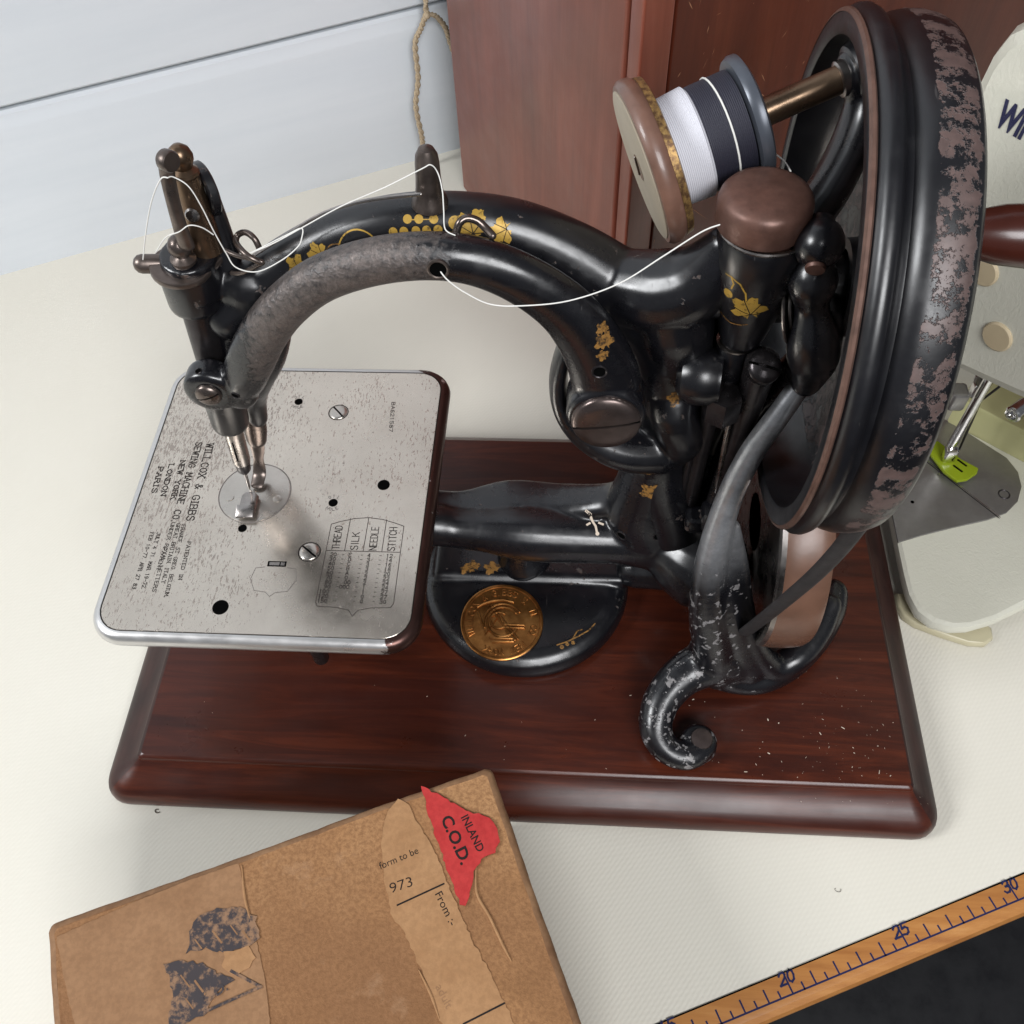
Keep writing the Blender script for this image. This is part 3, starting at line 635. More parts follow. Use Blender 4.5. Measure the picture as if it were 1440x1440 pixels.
for k, (xo, zz, rr) in enumerate(((64.0, 204, 9.5), (67.4, 206, 7.8))):
    g = G(); g.lathe([(.5, 0), (rr, 0), (rr + .3, .4), (rr, .8), (.5, .8)], tuple(ony(1106 + k * 8, 436 - k * 6, 206)), (.93, -.22, .28), 36); g.build('tension_disc', 'steel', sm)
# --- knuckle bearing beside the wheel
g = G()
g.tube([(65, 206, 226), (65.5, 202, 221), (67, 200.5, 213), (69, 198, 204), (71, 198, 196), (72.5, 200, 187), (72.4, 201, 181)], [5, 7.0, 4.8, 7.2, 7.6, 5.6, 4.6], 18, 5)
g.tube([(40, 217, 205), (60, 215, 205), (88, 217, 206)], [9, 9, 10], 18, 3); g.tube([(71, 200, 196), (72, 208, 204)], 8, 14, 3)
g.tube([(53, 224, 70), (53, 225, 110), (52, 225, 150), (50, 224, 190)], [(13, 4), (12, 4), (12, 4), (11, 4)], 14, 4)
g.tube([(70, 205, 186), (68, 212, 170), (62, 215, 150), (58, 216, 120), (56, 214, 90)], [(4, 6)] * 5, 14, 4)
kn = remesh(g.build('wheel_bearing', 'japan', sm), .8, 3)
g = G(); g.lathe([(.2, -6.6), (3.4, -6), (5.6, -4), (6.6, -1), (6.6, 1), (5.8, 3.6), (4.2, 5.4), (4, 7), (.2, 7)], (64.5, 202.5, 233.5), (.1, .9, .2), 28); g.build('bearing_knob', 'japan', kn)
g = G(); g.lathe([(.5, 0), (2.6, 0), (2.8, .6), (2.5, 1.4), (.5, 1.5)], (63.6, 197.2, 230.5), (-.15, -.9, -.3), 16); g.build('bearing_screw', 'rust_cap', kn)
g = G(); g.tube([(58.6, 205, 186), (58.2, 206, 165), (57.6, 206, 145), (56.4, 208, 122), (55.6, 208, 100)], [(5.4, 5), (4.6, 4.2), (3.6, 3.4), (3.4, 3.2), (3.6, 3.4)], 16, 5)
rod = g.build('connecting_rod', 'dark_steel', sm)
def slotted(name, c, axis, r, h, mat, par, slot=(1, 0, 0), dome=.3, slotw=.16):
    """screw head: domed disc cut by a slot, two halves and the groove floor"""
    a = Vector(axis).normalized(); s_ = Vector(slot); s_ = (s_ - a * s_.dot(a)).normalized(); t_ = a.cross(s_); c = Vector(c)
    g = G(); g.lathe([(.05, -h), (r, -h), (r * 1.0, h * .35), (r * .94, h * .6), (.05, h * .62)], tuple(c), tuple(a), 36)
    ob = g.build(name, mat, par)
    w_ = r * slotw
    for sg in (1, -1):
        rows = []
        for lay, (k, hh) in enumerate(((1., h * .35), (.93, h * .72), (.66, h * (.85 + dome * .6)), (.30, h * (.9 + dome)))):
            rr = r * k; base = w_ * .5
            th0 = math.asin(min(.99, base / rr)); pts = []
            for i in range(17):
                th = th0 + (math.pi - 2 * th0) * i / 16
                pts.append(c + s_ * rr * math.cos(th) + t_ * sg * rr * math.sin(th) + a * hh)
            rows.append(pts)
        g = G()
        b0 = [c + s_ * (q - c).dot(s_) + t_ * (q - c).dot(t_) + a * (h * .3) for q in rows[0]]
        g.ring_stack([[tuple(p) for p in r_] for r_ in [b0] + rows]); g.build('screw_head_half', mat, ob, angle=60)
    g = G(); 
    for q in ((-1, -1), (1, -1), (1, 1), (-1, 1)): g.v.append(tuple(c + s_ * q[0] * r * .97 + t_ * q[1] * w_ * .5 + a * h * .64))
    g.f.append((0, 1, 2, 3)); g.build('slot', 'black_hole', ob, smooth=False)
    return ob
slotted('rod_screw', (58.6, 201.5, 187), (-.05, -.55, .83), 5.2, 2.2, 'dark_steel', rod, (1, -.2, -.2))
g = G(); g.tube([(46, 207, 172), (47, 209, 150), (46.8, 210, 132), (46.5, 212, 96)], [3.4, 2.9, 2.9, 3.4], 14, 5); g.build('push_rod', 'dark_steel', sm)
for a_, b_, r_ in (((1031, 562, 204), (1003, 712, 207), 1.1), ((1052, 530, 207), (1040, 600, 209), 1.3), ((978, 600, 209), (958, 705, 211), 1.5)):
    g = G(); g.tube([tuple(ony(*a_)), tuple(ony(*b_))], r_, 10, 2); g.build('thin_rod', 'steel' if r_ < 1.4 else 'dark_steel', sm)
g = G(); g.box((57, 204, 102), (13, 10, 12), 2.5); g.box((49, 205, 98), (8, 9, 8), 2); g.build('rod_block', 'japan', sm)
# --- needle lever in front of the arm
g = G()
Lv = [(-117, 211, 165, 6, 5), (-111, 208.5, 169, 7, 6.2), (-105, 207, 180, 7.8, 6.5), (-97, 207, 193, 7.6, 6.6), (-87, 207, 205, 7.2, 6.6), (-74, 207, 215.5, 7, 6.6), (-58, 207, 222, 7, 6.6), (-42, 207, 224.4, 7, 6.6), (-28, 207, 222.6, 7.3, 6.6), (-14, 206.5, 215.8, 8, 6.6), (-2, 206, 205, 9, 6.8), (6, 205, 192, 10.2, 7), (10.5, 204, 179, 11.3, 7), (11.3, 204, 168, 11.6, 7)]
g.tube([l[:3] for l in Lv], [(l[3], l[4]) for l in Lv], 20, 5)
g.lathe([(.5, -7.5), (12.2, -7.5), (13, -5), (13, 6), (11.8, 7.6), (.5, 7.6)], (11.3, 204, 167), (0, -1, 0), 36)
fc = ony(294, 553, 203.0)
g.lathe([(.5, 0), (8.6, 0), (9.2, 1.2), (9.2, 6.8), (8.4, 8.4), (6.6, 8.9), (.5, 8.9)], (fc.x, 211.5, fc.z - .6), (0, -1, 0), 32)
g.tube([(fc.x, 207.5, fc.z - .6), (-112, 208, 164)], [(7.4, 4.4), (7.4, 5)], 16, 3)
lever = remesh(g.build('needle_lever', 'japan_lever', sm), .8, 4)
slotted('pivot_screw', (11.3, 196.0, 167), (0, -1, .08), 11.2, 3.0, 'screw_steel', lever, (1, 0, .16), .12, .09)
slotted('lever_screw', (fc.x, 202.6, fc.z), (0, -1, .05), 4.4, 1.8, 'bronze_steel', lever, (1, 0, .35), .35, .14)
def hole(px, py, y, r, par, axis=(0, -.8, .6), rim='dark_steel', d=.4):
    c = ony(px, py, y); g = G(); g.lathe([(r * 1.35, -.6), (r * 1.42, .0), (r * 1.2, .25), (r, .05), (r * .92, -.5)], tuple(c), axis, 24); ob = g.build('hole_rim', rim, par)
    g = G(); g.lathe([(.05, -.5), (r * 1.02, -.5), (r, -.1), (.05, -.1)], tuple(c), axis, 20); g.build('hole', 'black_hole', ob)
# --- needle bar, bushings, needle
AX = (Vector((-119, 219, 215)) - Vector((-131.8, 219, 91))).normalized(); A0 = Vector((-131.8, 219, 91))
def ax(h): return A0 + AX * (h - 91)
def alath(name, prof, mat, par, n=28): g = G(); g.lathe([(r, h - 91) for r, h in prof], tuple(A0), tuple(AX), n); return g.build(name, mat, par)
alath('upper_bushing', [(.5, 194), (7.0, 194), (8.3, 195.4), (8.6, 197), (8.9, 208), (8.6, 210), (.5, 210)], 'japan', sm)
bar = alath('needle_bar', [(.5, 150), (5.4, 150), (5.5, 152), (5.5, 193), (5.2, 195), (.5, 195)], 'dark_steel', sm)
alath('lower_bushing', [(.5, 133), (5.6, 133), (6.6, 134.2), (7.0, 136), (7.4, 152), (.5, 156)], 'japan', sm)
alath('needle_holder', [(.5, 110), (2.6, 110), (3.3, 110.6), (3.5, 112), (3.6, 133.5), (.5, 134)], 'steel', bar)
alath('needle_clamp', [(.4, 103.5), (1.6, 103.5), (2.7, 105.5), (3.1, 110.2), (.5, 110.4)], 'dark_steel', bar)
alath('needle', [(.12, 90.8), (.5, 93), (.65, 97), (.65, 104), (.3, 104.2)], 'steel', bar, 12)
g = G(); c = ax(121) + Vector((0, -3.45, 0)); g.tube([tuple(c + AX * 5.5), tuple(c - AX * 6)], [(.35, .3), (.35, .3)], 8, 2); g.build('clamp_slit', 'black_hole', bar)
# --- top of the head: plate, ball finials, take-up, cam, thread peg
g = G(); pl = arc_pts(-.5, -1.5, 9.7, 125, 325, 14) + arc_pts(6, 8, 6.5, -30, 115, 10)
c = ax(210.3); U = Vector((AX.z, 0, -AX.x)).normalized(); g.prism(pl, (tuple(c), tuple(U), (0, 1, 0)), 2.2, .5); cap = g.build('head_plate', 'bronze_steel', sm)
g = G(); g.lathe([(4.0, 0), (4.8, .4), (4.8, 1.6), (4.0, 2.2), (3.0, 2.8), (3.8, 3.4), (3.9, 4.4), (2.8, 5), (2.1, 5.6), (3.0, 6.6), (3.6, 8), (3.6, 9.4), (3.0, 11), (1.8, 12.1), (.3, 12.5)], tuple(ax(212) + Vector((1.4, -3.6, 0))), tuple(AX), 28); g.build('ball_finial', 'bronze_steel', cap)
g = G(); p0 = ony(288, 335, 223); p1 = ony(257, 232, 225); d = (p1 - p0); h = d.length; g.lathe([(5.0, -4), (4.8, 0), (3.9, h * .72), (3.6, h * .86), (4.1, h * .89), (3.9, h * .93), (2.6, h * .97), (2.8, h * 1.0), (3.5, h * 1.06), (3.6, h * 1.12), (2.9, h * 1.2), (1.4, h * 1.25), (.3, h * 1.26)], tuple(p0), tuple(d), 28); g.build('thread_post', 'brass', cap)
g = G(); g.lathe([(.5, 0), (2, 0), (2.2, .5), (1.7, 1.1), (.5, 1.2)], tuple(ony(271, 302, 216.5)), (0, -1, .2), 16); g.build('post_screw', 'steel', cap)
g = G(); P = [ony(233, 226, 214), ony(236, 250, 214), ony(243, 282, 213), ony(252, 315, 212.5), ony(262, 345, 213)]; g.tube([tuple(q) for q in P], [(2.2, 1.7), (2.2, 1.4), (2.1, 1.3), (2.2, 1.3), (2.6, 1.4)], 12, 6); g.lathe([(.5, -1.8), (2.6, -1.8), (3.0, -1.2), (3.0, 1.2), (2.6, 1.8), (.5, 1.8)], tuple(ony(236, 226, 214)), (.8, -.5, .1), 20); g.build('take_up_lever', 'bronze_steel', cap)
g = G(); g.lathe([(.5, -1.6), (7.6, -1.6), (8.1, -1.1), (8.1, 1.1), (7.6, 1.6), (6.2, 1.6), (5.8, .8), (.5, .8)], tuple(ony(288, 266, 230)), (-.75, -.62, .1), 36)
g.tube([tuple(ony(292, 285, 229)), tuple(ony(312, 345, 226)), tuple(ony(325, 395, 223))], [(4.2, 3.6), (4.6, 3.8), (5.4, 4)], 16, 4); g.build('thread_pull_off', 'japan', sm)
g = G(); g.tube([tuple(ony(238, 371, 219)), tuple(ony(215, 371, 218)), tuple(ony(200, 371, 217.5))], [(3.0, 3.0)] * 3, 14, 3); g.build('thread_peg', 'bronze_steel', cap)
# --- wire thread guides
g = G(); P = [(366, 352, 217), (358, 336, 218), (346, 327, 220), (335, 330, 221), (332, 340, 219), (340, 352, 215), (352, 362, 213), (366, 369, 213)]; g.tube([tuple(ony(*q)) for q in P], .95, 10, 6, up=None or (0, 1, .2))
g.tube([tuple(ony(*q)) for q in ((316, 352, 216), (335, 360, 214), (368, 368, 213), (362, 373, 213), (340, 384, 214), (326, 384, 216))], .7, 10, 6); g.build('wire_guide', 'bronze_steel', sm)
g = G(); g.tube([tuple(ony(*q)) for q in ((641, 329, 212), (646, 314, 213), (656, 307, 214), (670, 310, 214), (682, 320, 213), (693, 332, 211))], 1.15, 10, 6); g.build('wire_guide', 'bronze_steel', sm)
c = ony(604, 272, 226); g = G(); g.lathe([(5.6, -3.5), (5.0, -1.5), (4.2, 0), (3.9, 2), (3.6, 6), (3.5, 10), (3.2, 12.6), (2.2, 14.6), (.4, 15.4)], tuple(c), (.04, 0, 1), 28); g.build('guide_post', 'bronze_steel', sm)
g = G(); P = [(352, 362, 222), (400, 332, 226), (450, 302, 229), (500, 285, 230), (550, 277, 230), (592, 273, 229)]; g.tube([tuple(ony(a, b, c_ - 8) + Vector((0, 0, 0))) for a, b, c_ in P], .55, 8, 6); g.build('guide_wire', 'steel', sm)
# --- presser bar and foot
g = G(); g.tube([(-123, 230, 128), (-124.5, 230, 119), (-125.5, 229, 112)], [(4, 3.6), (4.6, 4), (4, 3.6)], 16, 4); pb = g.build('presser_bar', 'bronze_steel', sm)
g = G(); P = [(-125.5, 228.5, 114, 2.6), (-126, 228, 108, 2.9), (-127, 227, 102, 2.1), (-127.6, 226, 97.5, 2.6), (-128, 224, 94.6, 2.8), (-128.6, 220, 93, 2.7)]
g.tube([p[:3] for p in P], [(.8, p[3]) for p in P], 14, 5, up=(1, 0, 0)); pf = g.build('presser_foot', 'bronze_steel', sm)
g = G(); g.prism([(-3.4, -8.6), (3.6, -8.6), (3.6, 1), (1.6, 3), (-2.0, 3), (-3.4, 1)], ((-130.2, 213.4, 92.0), (1, .03, 0), (-.03, 1, 0)), 1.5, .4); g.prism([(-3.6, -2.8), (3.8, -2.8), (3.8, 2.6), (-3.6, 2.6)], ((-130.2, 206.6, 93.0), (1, .03, 0), (-.03, .93, .36)), 2.2, .6); g.build('foot_sole', 'steel', pf)
# --- cloth plate
ZP = 91.0
def plate_ring(ins, z): return [(x, y, z) for x, y in rrect(-181.5 + ins, -54 - ins, 149 + ins, 289.5 - ins, 13.5 - ins * .8, 8)]
g = G(); g.ring_stack([plate_ring(*q) for q in ((5, 82.6), (1.6, 83.6), (.3, 85.2), (0, 86.8), (.4, 88.8), (1.4, 90.3), (2.8, 90.9), (3.6, 91.0))], cap1=False)
rim = g.build('cloth_plate', ['plate_rim'], sm, angle=60)
g = G(); g.ring_stack([plate_ring(*q) for q in ((3.6, 90.55), (4.0, 90.6))], cap0=False, cap1=False); g.build('border_groove', 'ink', rim, smooth=False)
g = G(); g.ring_stack([plate_ring(*q) for q in ((3.95, 89.6), (3.95, 90.85), (4.15, 91.0))]); top = g.build('plate_top', 'plate', rim, angle=60)
def pz(px, py): p = onz(px, py, ZP); return (p.x, p.y)
PF = ((0, 0, ZP), (1, 0, 0), (0, 1, 0))
def disc_poly(c, r, n=24): return [(c[0] + r * math.cos(2 * math.pi * i / n), c[1] + r * math.sin(2 * math.pi * i / n)) for i in range(n)]
tc = (-129.4, 217.5)
g = G(); g.lathe([(14.6, -.5), (14.6, .06), (14.9, .16), (15.1, .06), (15.1, -.5)], (*tc, ZP), n=64, tor=True); g.build('throat_plate_edge', 'ink_faint', rim)
g = G(); g.lathe([(.3, -.3), (14.5, -.3), (14.5, .12), (14.2, .2), (.3, .2)], (*tc, ZP), n=64); thr = g.build('throat_plate', 'plate_smooth', rim)
for px, py in ((323, 700), (390, 702)):
    c = onz(px, py, ZP); g = G(); g.lathe([(.2, .2), (1.7, .2), (1.8, .45), (1.3, .55), (.2, .55)], (c.x, c.y, ZP), n=20); g.build('throat_screw', 'plate_smooth', thr)
for px, py, r in ((420, 565, 1.6), (468.5, 707, 1.7), (539.5, 682, 2.3), (310, 854, 2.8), (341, 743, 1.6)):
    c = onz(px, py, ZP); g = G(); g.lathe([(.05, .0), (r, .0), (r * 1.12, .10), (.05, .10)], (c.x, c.y, ZP), n=24); g.build('oil_hole', 'black_hole', rim)
for px, py, r, sl in ((476, 580, 4.0, (1, -1.1, 0)), (435, 776, 4.1, (1, -.8, 0))):
    c = onz(px, py, ZP); g = G(); g.lathe([(r, .0), (r * 1.06, .1), (r * 1.12, .0)], (c.x, c.y, ZP), n=32, tor=True); g.build('screw_seat', 'ink', rim)
    slotted('plate_screw', (c.x, c.y, ZP - .2), (0, 0, 1), r * .97, .7, 'plate_smooth', rim, sl, .2, .2)
c = onz(389.5, 793, ZP); g = flat([[(c.x - 3.7, c.y - 1.2), (c.x + 3.7, c.y - 1.2), (c.x + 3.7, c.y + 1.2), (c.x - 3.7, c.y + 1.2)]], PF, .06); g.build('stitch_slot', 'black_hole', rim, smooth=False)
g = flat([[(c.x - 3.0, c.y - .7), (c.x + 1.0, c.y - .7), (c.x + 1.0, c.y + .7), (c.x - 3.0, c.y + .7)], [(c.x + 1.5, c.y - .7), (c.x + 3.1, c.y - .7), (c.x + 3.1, c.y + .7), (c.x + 1.5, c.y + .7)]], PF, .10); g.build('slot_indicator', 'steel', rim, smooth=False)
def plate_text(t, p0, p1, h, wd, serif=True, mat='ink', sp=1.3):
    a, b = Vector((*pz(*p0), 0)), Vector((*pz(*p1), 0)); U = (b - a); L = U.length; U.normalize(); Vv = Vector((-U.y, U.x, 0))
    st = text_strokes(t, sp, serif); kx = L / text_width(t, sp); ky = h / 6
    pol = ribbons([[(x * kx, y * ky) for x, y in pl] for pl in st], wd)
    return flat(pol, (Vector((a.x, a.y, ZP)), U, Vv), .06)
for t, p0, p1, h, wd in (('WILLCOX & GIBBS', (291, 624), (262, 732), 3.0, .42), ('SEWING MACHINE CO.', (276, 622), (241, 733), 2.7, .4), ('NEW YORK', (254, 648), (240, 702), 2.1, .4), ('LONDON', (238, 653), (226, 697), 2.1, .4), ('PARIS', (223, 657), (213, 693), 2.1, .4),
        ('PATENTED IN', (264, 762), (251, 815), 1.35, .24), ('FRANCE. ST GREG. BELGIUM,', (256, 738), (231, 840), 1.4, .22), ('GREAT BRITAIN. ITALY', (249, 736), (227, 820), 1.4, .22), ('UNDER ROYAL LETTERS', (241, 735), (214, 832), 1.4, .22), ('PATENT', (230, 770), (220, 802), 1.4, .22),
        ('JULY 4 71. MAR 19-72.', (221, 749), (199, 828), 1.4, .24), ('FEB 10-77. APR 27 83.', (212, 749), (185, 830), 1.4, .24)):
    plate_text(t, p0, p1, h, wd).build('engraved_line', 'ink', rim, smooth=False)
plate_text('BA621587', (551, 566), (547, 607), 1.5, .28, False).build('serial_number', 'engraving', rim, smooth=False)
for px, py in ((420, 565), (468.5, 707)):
    c = pz(px, py)
    for t, a0, a1, up in (('OIL', 125, 55, 1), ('HOLE', 235, 305, -1)):
        pol = []
        for i, ch in enumerate(t):
            a = math.radians(a0 + (a1 - a0) * i / (len(t) - 1)); rr = 3.2
            st = scaled(text_strokes(ch), .22, -.44, -.66); rot = a - math.pi / 2 if up > 0 else a + math.pi / 2
            st = [[(c[0] + rr * math.cos(a) + x * math.cos(rot) - y * math.sin(rot), c[1] + rr * math.sin(a) + x * math.sin(rot) + y * math.cos(rot)) for x, y in pl_] for pl_ in st]
            pol += ribbons(st, .2)
        flat(pol, PF, .06).build('hole_lettering', 'ink_faint', rim, smooth=False)
# stitch chart
TL, TR, BR, BL = (Vector((*pz(*q), 0)) for q in ((466, 737), (568, 740), (553, 852), (443, 850)))
def ch(u, v): a = TL.lerp(TR, u); b = BL.lerp(BR, u); p = a.lerp(b, v); return (p.x, p.y)
ln = [[ch(0, 0)] + [ch(u, -.10 * math.sin(math.pi * u) - .0) for u in (.12, .3, .5, .7, .88)] + [ch(1, 0), ch(1.0, .97), ch(.97, 1.02), ch(.72, 1.03), ch(.56, 1.06), ch(.5, 1.13), ch(.44, 1.06), ch(.28, 1.03), ch(.03, 1.02), ch(0, .97), ch(0, 0)], [ch(0, .34), ch(1, .34)]]
for u in (.25, .5, .75): ln.append([ch(u, -.08 if u != .5 else -.1), ch(u, .34)])
flat(ribbons(ln, .28), PF, .06).build('chart_frame', 'engraving', rim, smooth=False)
for i, t in enumerate(('THREAD', 'SILK', 'NEEDLE', 'STITCH')):
    u = .25 * i + .17; a = Vector((*ch(u, .32), 0)); b = Vector((*ch(u - .01, .02 if t != 'SILK' else .10), 0)); U = b - a; L = U.length; U.normalize(); Vv = Vector((-U.y, U.x, 0))
    pol = ribbons([[(x * L / text_width(t, 1.2), y * .47) for x, y in p_] for p_ in text_strokes(t, 1.2)], .3)
    flat(pol, (Vector((a.x, a.y, ZP)), U, Vv), .06).build('chart_heading', 'ink', rim, smooth=False)
rows = [('20', 'E', '4', '12'), ('30', 'D', '3', '14'), ('40', 'C', '3', '16'), ('50', 'B', '3', '18'), ('60', 'A', '2', '20'), ('70', 'O', '2', '22'), ('80', 'OO', '2', '24'), ('90', 'OOO', '1', '24'), ('100', '', '1', '27'), ('120', '', '0', '27'), ('150', '', '0', '30')]
for r_, row in enumerate(rows):
    pol = []
    for cidx, t in enumerate(row):
        if not t: continue
        v = .41 + r_ * .0565; a = ch(.25 * cidx + (.07 if len(t) < 3 else .02), v)
        pol += ribbons(scaled(text_strokes(t, 1.2), .26, a[0], a[1]), .24)
    for cidx in (1, 2, 3):
        v = .41 + r_ * .0565; a = ch(.25 * cidx - .02, v); pol += ribbons([[(a[0], a[1] + .8), (a[0] + .7, a[1] + .8)]], .16)
    flat(pol, PF, .06).build('chart_row', 'ink', rim, smooth=False)
c = pz(385, 812); ln = [[(c[0] - 8, c[1] + 4), (c[0] - 9, c[1] - 1), (c[0] - 6.5, c[1] - 6), (c[0] - 2, c[1] - 6.6), (c[0], c[1] - 8.4), (c[0] + 2, c[1] - 6.6), (c[0] + 6.5, c[1] - 6), (c[0] + 9, c[1] - 1), (c[0] + 8, c[1] + 4), (c[0] + 4.5, c[1] + 4.6)], [(c[0] - 8, c[1] + 4), (c[0] - 4.5, c[1] + 4.6)]]
flat(ribbons(ln, .2), PF, .06).build('indicator_shield', 'ink_faint', rim, smooth=False)
g = G(); c = onz(415, 925, 70); g.lathe([(.3, 40), (3, 40), (3.3, 41), (3.3, 82), (.3, 82)], (c.x + 2, c.y + 14, 0), n=20); g.build('plate_stud', 'dark_steel', sm)

# --- bronze medallion on the iron foot
mc = Vector((-28, 190.5, 34.6)); mt = Vector((0, -.06, 1)).normalized()
g = G(); g.lathe([(.3, 0), (17.6, 0), (18.1, .5), (18.1, 1.5), (17.6, 1.9), (16.9, 1.9), (16.5, 1.35), (.3, 1.35)], tuple(mc), tuple(mt), 72); med = g.build('medallion', ['medal', 'medal_dark'], sm, angle=40)
for p in med.data.polygons:
    if len(p.vertices) > 8: p.material_index = 1
MU = Vector((1, 0, 0)); MV = mt.cross(MU)
def emboss(strokes, r, name):
    g = G()
    for pl_ in strokes: g.tube([tuple(mc + MU * x + MV * y + mt * 1.4) for x, y in pl_], r, 8, 1, up=tuple(mt))
    return g.build(name, 'medal', med)
ring = []
txt = 'WILLCOX & GIBBS S. M. CO. NEW YORK * '
for i, chh in enumerate(txt):
    a = math.radians(205 - 360 * i / len(txt)); rot = a - math.pi / 2
    for pl_ in scaled(text_strokes(chh), .46, -.9, -1.4): ring.append([(14.3 * math.cos(a) + x * math.cos(rot) - y * math.sin(rot), 14.3 * math.sin(a) + x * math.sin(rot) + y * math.cos(rot)) for x, y in pl_])
emboss(ring, .3, 'rim_lettering')
mono = [arc_pts(.5, 0, 6.2, 40, 330, 26), arc_pts(.5, 0, 7.6, 35, 200, 20), [(-5.5, 6.5), (5.5, -7.5)], [(-4.2, 6.8), (6.6, -7.0)], [(-9.5, 4), (-6, -5.5), (-1, 3), (3, -6)], [(.5, -1.2), (8.8, -1.2)], [(.5, -2.4), (8.8, -2.4)], [(-4, -7), (4.5, -7)], [(-3, -8.6), (5, -8.2)], [(-9.8, 6), (-7.5, 7.6), (-4, 8.8), (0, 9.4), (4, 8.6)], arc_pts(-1, .5, 3.4, 60, 300, 16)]
emboss([[(x * 1.12, y * 1.12) for x, y in q] for q in mono], .62, 'monogram')

# ------------------------------------------------------------------ gilt transfers laid on the curved castings
bpy.context.view_layer.update()
_bvh = {}
def bvh(ob):
    if ob.name not in _bvh:
        dg = bpy.context.evaluated_depsgraph_get(); ev = ob.evaluated_get(dg); me = bpy.data.meshes.new_from_object(ev); mw = ob.matrix_world
        _bvh[ob.name] = BVHTree.FromPolygons([(mw @ v.co) / K for v in me.vertices], [tuple(p.vertices) for p in me.polygons]); bpy.data.meshes.remove(me)
    return _bvh[ob.name]
def leaf(size, seed=0):
    rr = random.Random(seed); out = []
    for i in range(40):
        a = 2 * math.pi * i / 40
        r = .76 + .16 * math.cos(5 * a + 1.57) + .07 * math.cos(15 * a + 1) + rr.uniform(-.04, .04)
        if abs(a - 1.5 * math.pi) < .25: r *= .45
        out.append((size * r * math.cos(a), size * r * math.sin(a)))
    res = []
    for k0, k1 in ((.02, .3), (.3, .55), (.55, .78), (.78, 1.)):
        res += [[(out[i][0] * k0, out[i][1] * k0), (out[i][0] * k1, out[i][1] * k1), (out[(i + 1) % 40][0] * k1, out[(i + 1) % 40][1] * k1), (out[(i + 1) % 40][0] * k0, out[(i + 1) % 40][1] * k0)] for i in range(40)]
    return res
def veins(size): return ribbons(dense([[(0, -.4 * size), (size * .72 * math.cos(a), size * .72 * math.sin(a))] for a in (.3, 1.57, 2.84, -.7, 3.84)]), size * .045)
def dense(st, step=.7):
    out = []
    for pl in st:
        q = [pl[0]]
        for a, b in zip(pl[:-1], pl[1:]):
            k = max(1, int(math.hypot(b[0] - a[0], b[1] - a[1]) / step)); q += [(a[0] + (b[0] - a[0]) * j / k, a[1] + (b[1] - a[1]) * j / k) for j in range(1, k + 1)]
        out.append(q)
    return out
def dots(pts, r): 
    o = []
    for p in pts: o += [[p, (p[0] + r * math.cos(2 * math.pi * i / 12), p[1] + r * math.sin(2 * math.pi * i / 12)), (p[0] + r * math.cos(2 * math.pi * (i + 1) / 12), p[1] + r * math.sin(2 * math.pi * (i + 1) / 12))] for i in range(12)]
    return o
def decal(ob, px, py, polys, rot=0, mat='gilt', name='gilt_transfer', lift=.10):
    t = bvh(ob); loc, nrm, _, _ = t.ray_cast(CAM, ray(px, py))
    if loc is None: print('decal missed', ob.name, px, py); return
    if nrm.dot(ray(px, py)) > 0: nrm = -nrm
    U = (RIGHT - nrm * RIGHT.dot(nrm)).normalized(); W_ = nrm.cross(U); c, s_ = math.cos(rot), math.sin(rot)
    g = G()
    for k, p in enumerate(polys):
        b = len(g.v); pts = []
        for u, v in p:
            q = loc + U * (u * c - v * s_) + W_ * (u * s_ + v * c)
            h, n2, _, _ = t.ray_cast(q + nrm * 6, -nrm, 14)
            if h is None: h = None; break
            pts.append(tuple(h + nrm * (lift + (k % 5) * .006)))
        if len(pts) == len(p): g.v += pts; g.f.append(tuple(range(b, b + len(p))))
    if g.f: return g.build(name, mat, ob, smooth=False)
decal(cup, 1052, 435, leaf(6.0, 1), .5); decal(cup, 1052, 435, veins(6.0), .5, 'ink', 'leaf_vein', .17); decal(cup, 1024, 412, dots([(0, 0)], 1.6)); decal(cup, 1012, 414, dots([(0, 0)], 1.0), mat='gilt_faded')
decal(cup, 1030, 402, ribbons(dense([[(-3, 2.6), (-1, 3), (2, 2.2), (4.2, -.4), (5, -3)], [(-1, 2.8), (.2, 1), (0, -1)]]), .5)); decal(cup, 1028, 452, ribbons(dense([[(-4, 0), (0, -.6), (3, .6), (4.5, 1.6)]]), .4), mat='gilt_faded')
decal(frame, 418, 374, leaf(4.2, 2), .4); decal(frame, 447, 356, leaf(4.0, 3), 1.2)
for px, py, sz, r in ((418, 374, 4.2, .4), (447, 356, 4., 1.2), (663, 318, 5.4, .2), (705, 326, 4.4, 2.)): decal(frame, px, py, veins(sz), r, 'ink', 'leaf_vein', .17)
decal(frame, 505, 340, ribbons(dense([arc_pts(0, -3, 6.5, 165, 40, 14)]), .45)); decal(frame, 475, 352, ribbons(dense([arc_pts(0, -2, 4, 170, 50, 10)]), .35), mat='gilt_faded')
for i, x in enumerate((553, 568, 585, 600, 616)): decal(frame, x, 326 - i * .8, dots([(0, 0)], 1.35))
for x in (573, 589, 610): decal(frame, x, 308, dots([(0, 0)], 1.35))
decal(frame, 592, 309, ribbons(dense([[(-4.5, 0), (5, .1)]]), .3)); decal(frame, 663, 318, leaf(5.4, 4), .2); decal(frame, 672, 304, leaf(2.6, 5)); decal(frame, 705, 326, leaf(4.4, 6), 2.); decal(frame, 640, 313, dots([(0, 0)], 2.0))
decal(lever, 850, 480, leaf(3.8, 7), .3, 'gilt_faded'); decal(lever, 847, 462, leaf(2.6, 17), .3, 'gilt_faded'); decal(lever, 848, 500, leaf(2.4, 18), 1., 'gilt_faded')
for ob, px, py, sz, r in ((horn, 918, 692, 6.0, .3), (frame, 950, 560, 3.5, 1.)): decal(ob, px, py, leaf(sz, int(px)), r, 'gilt_faded')
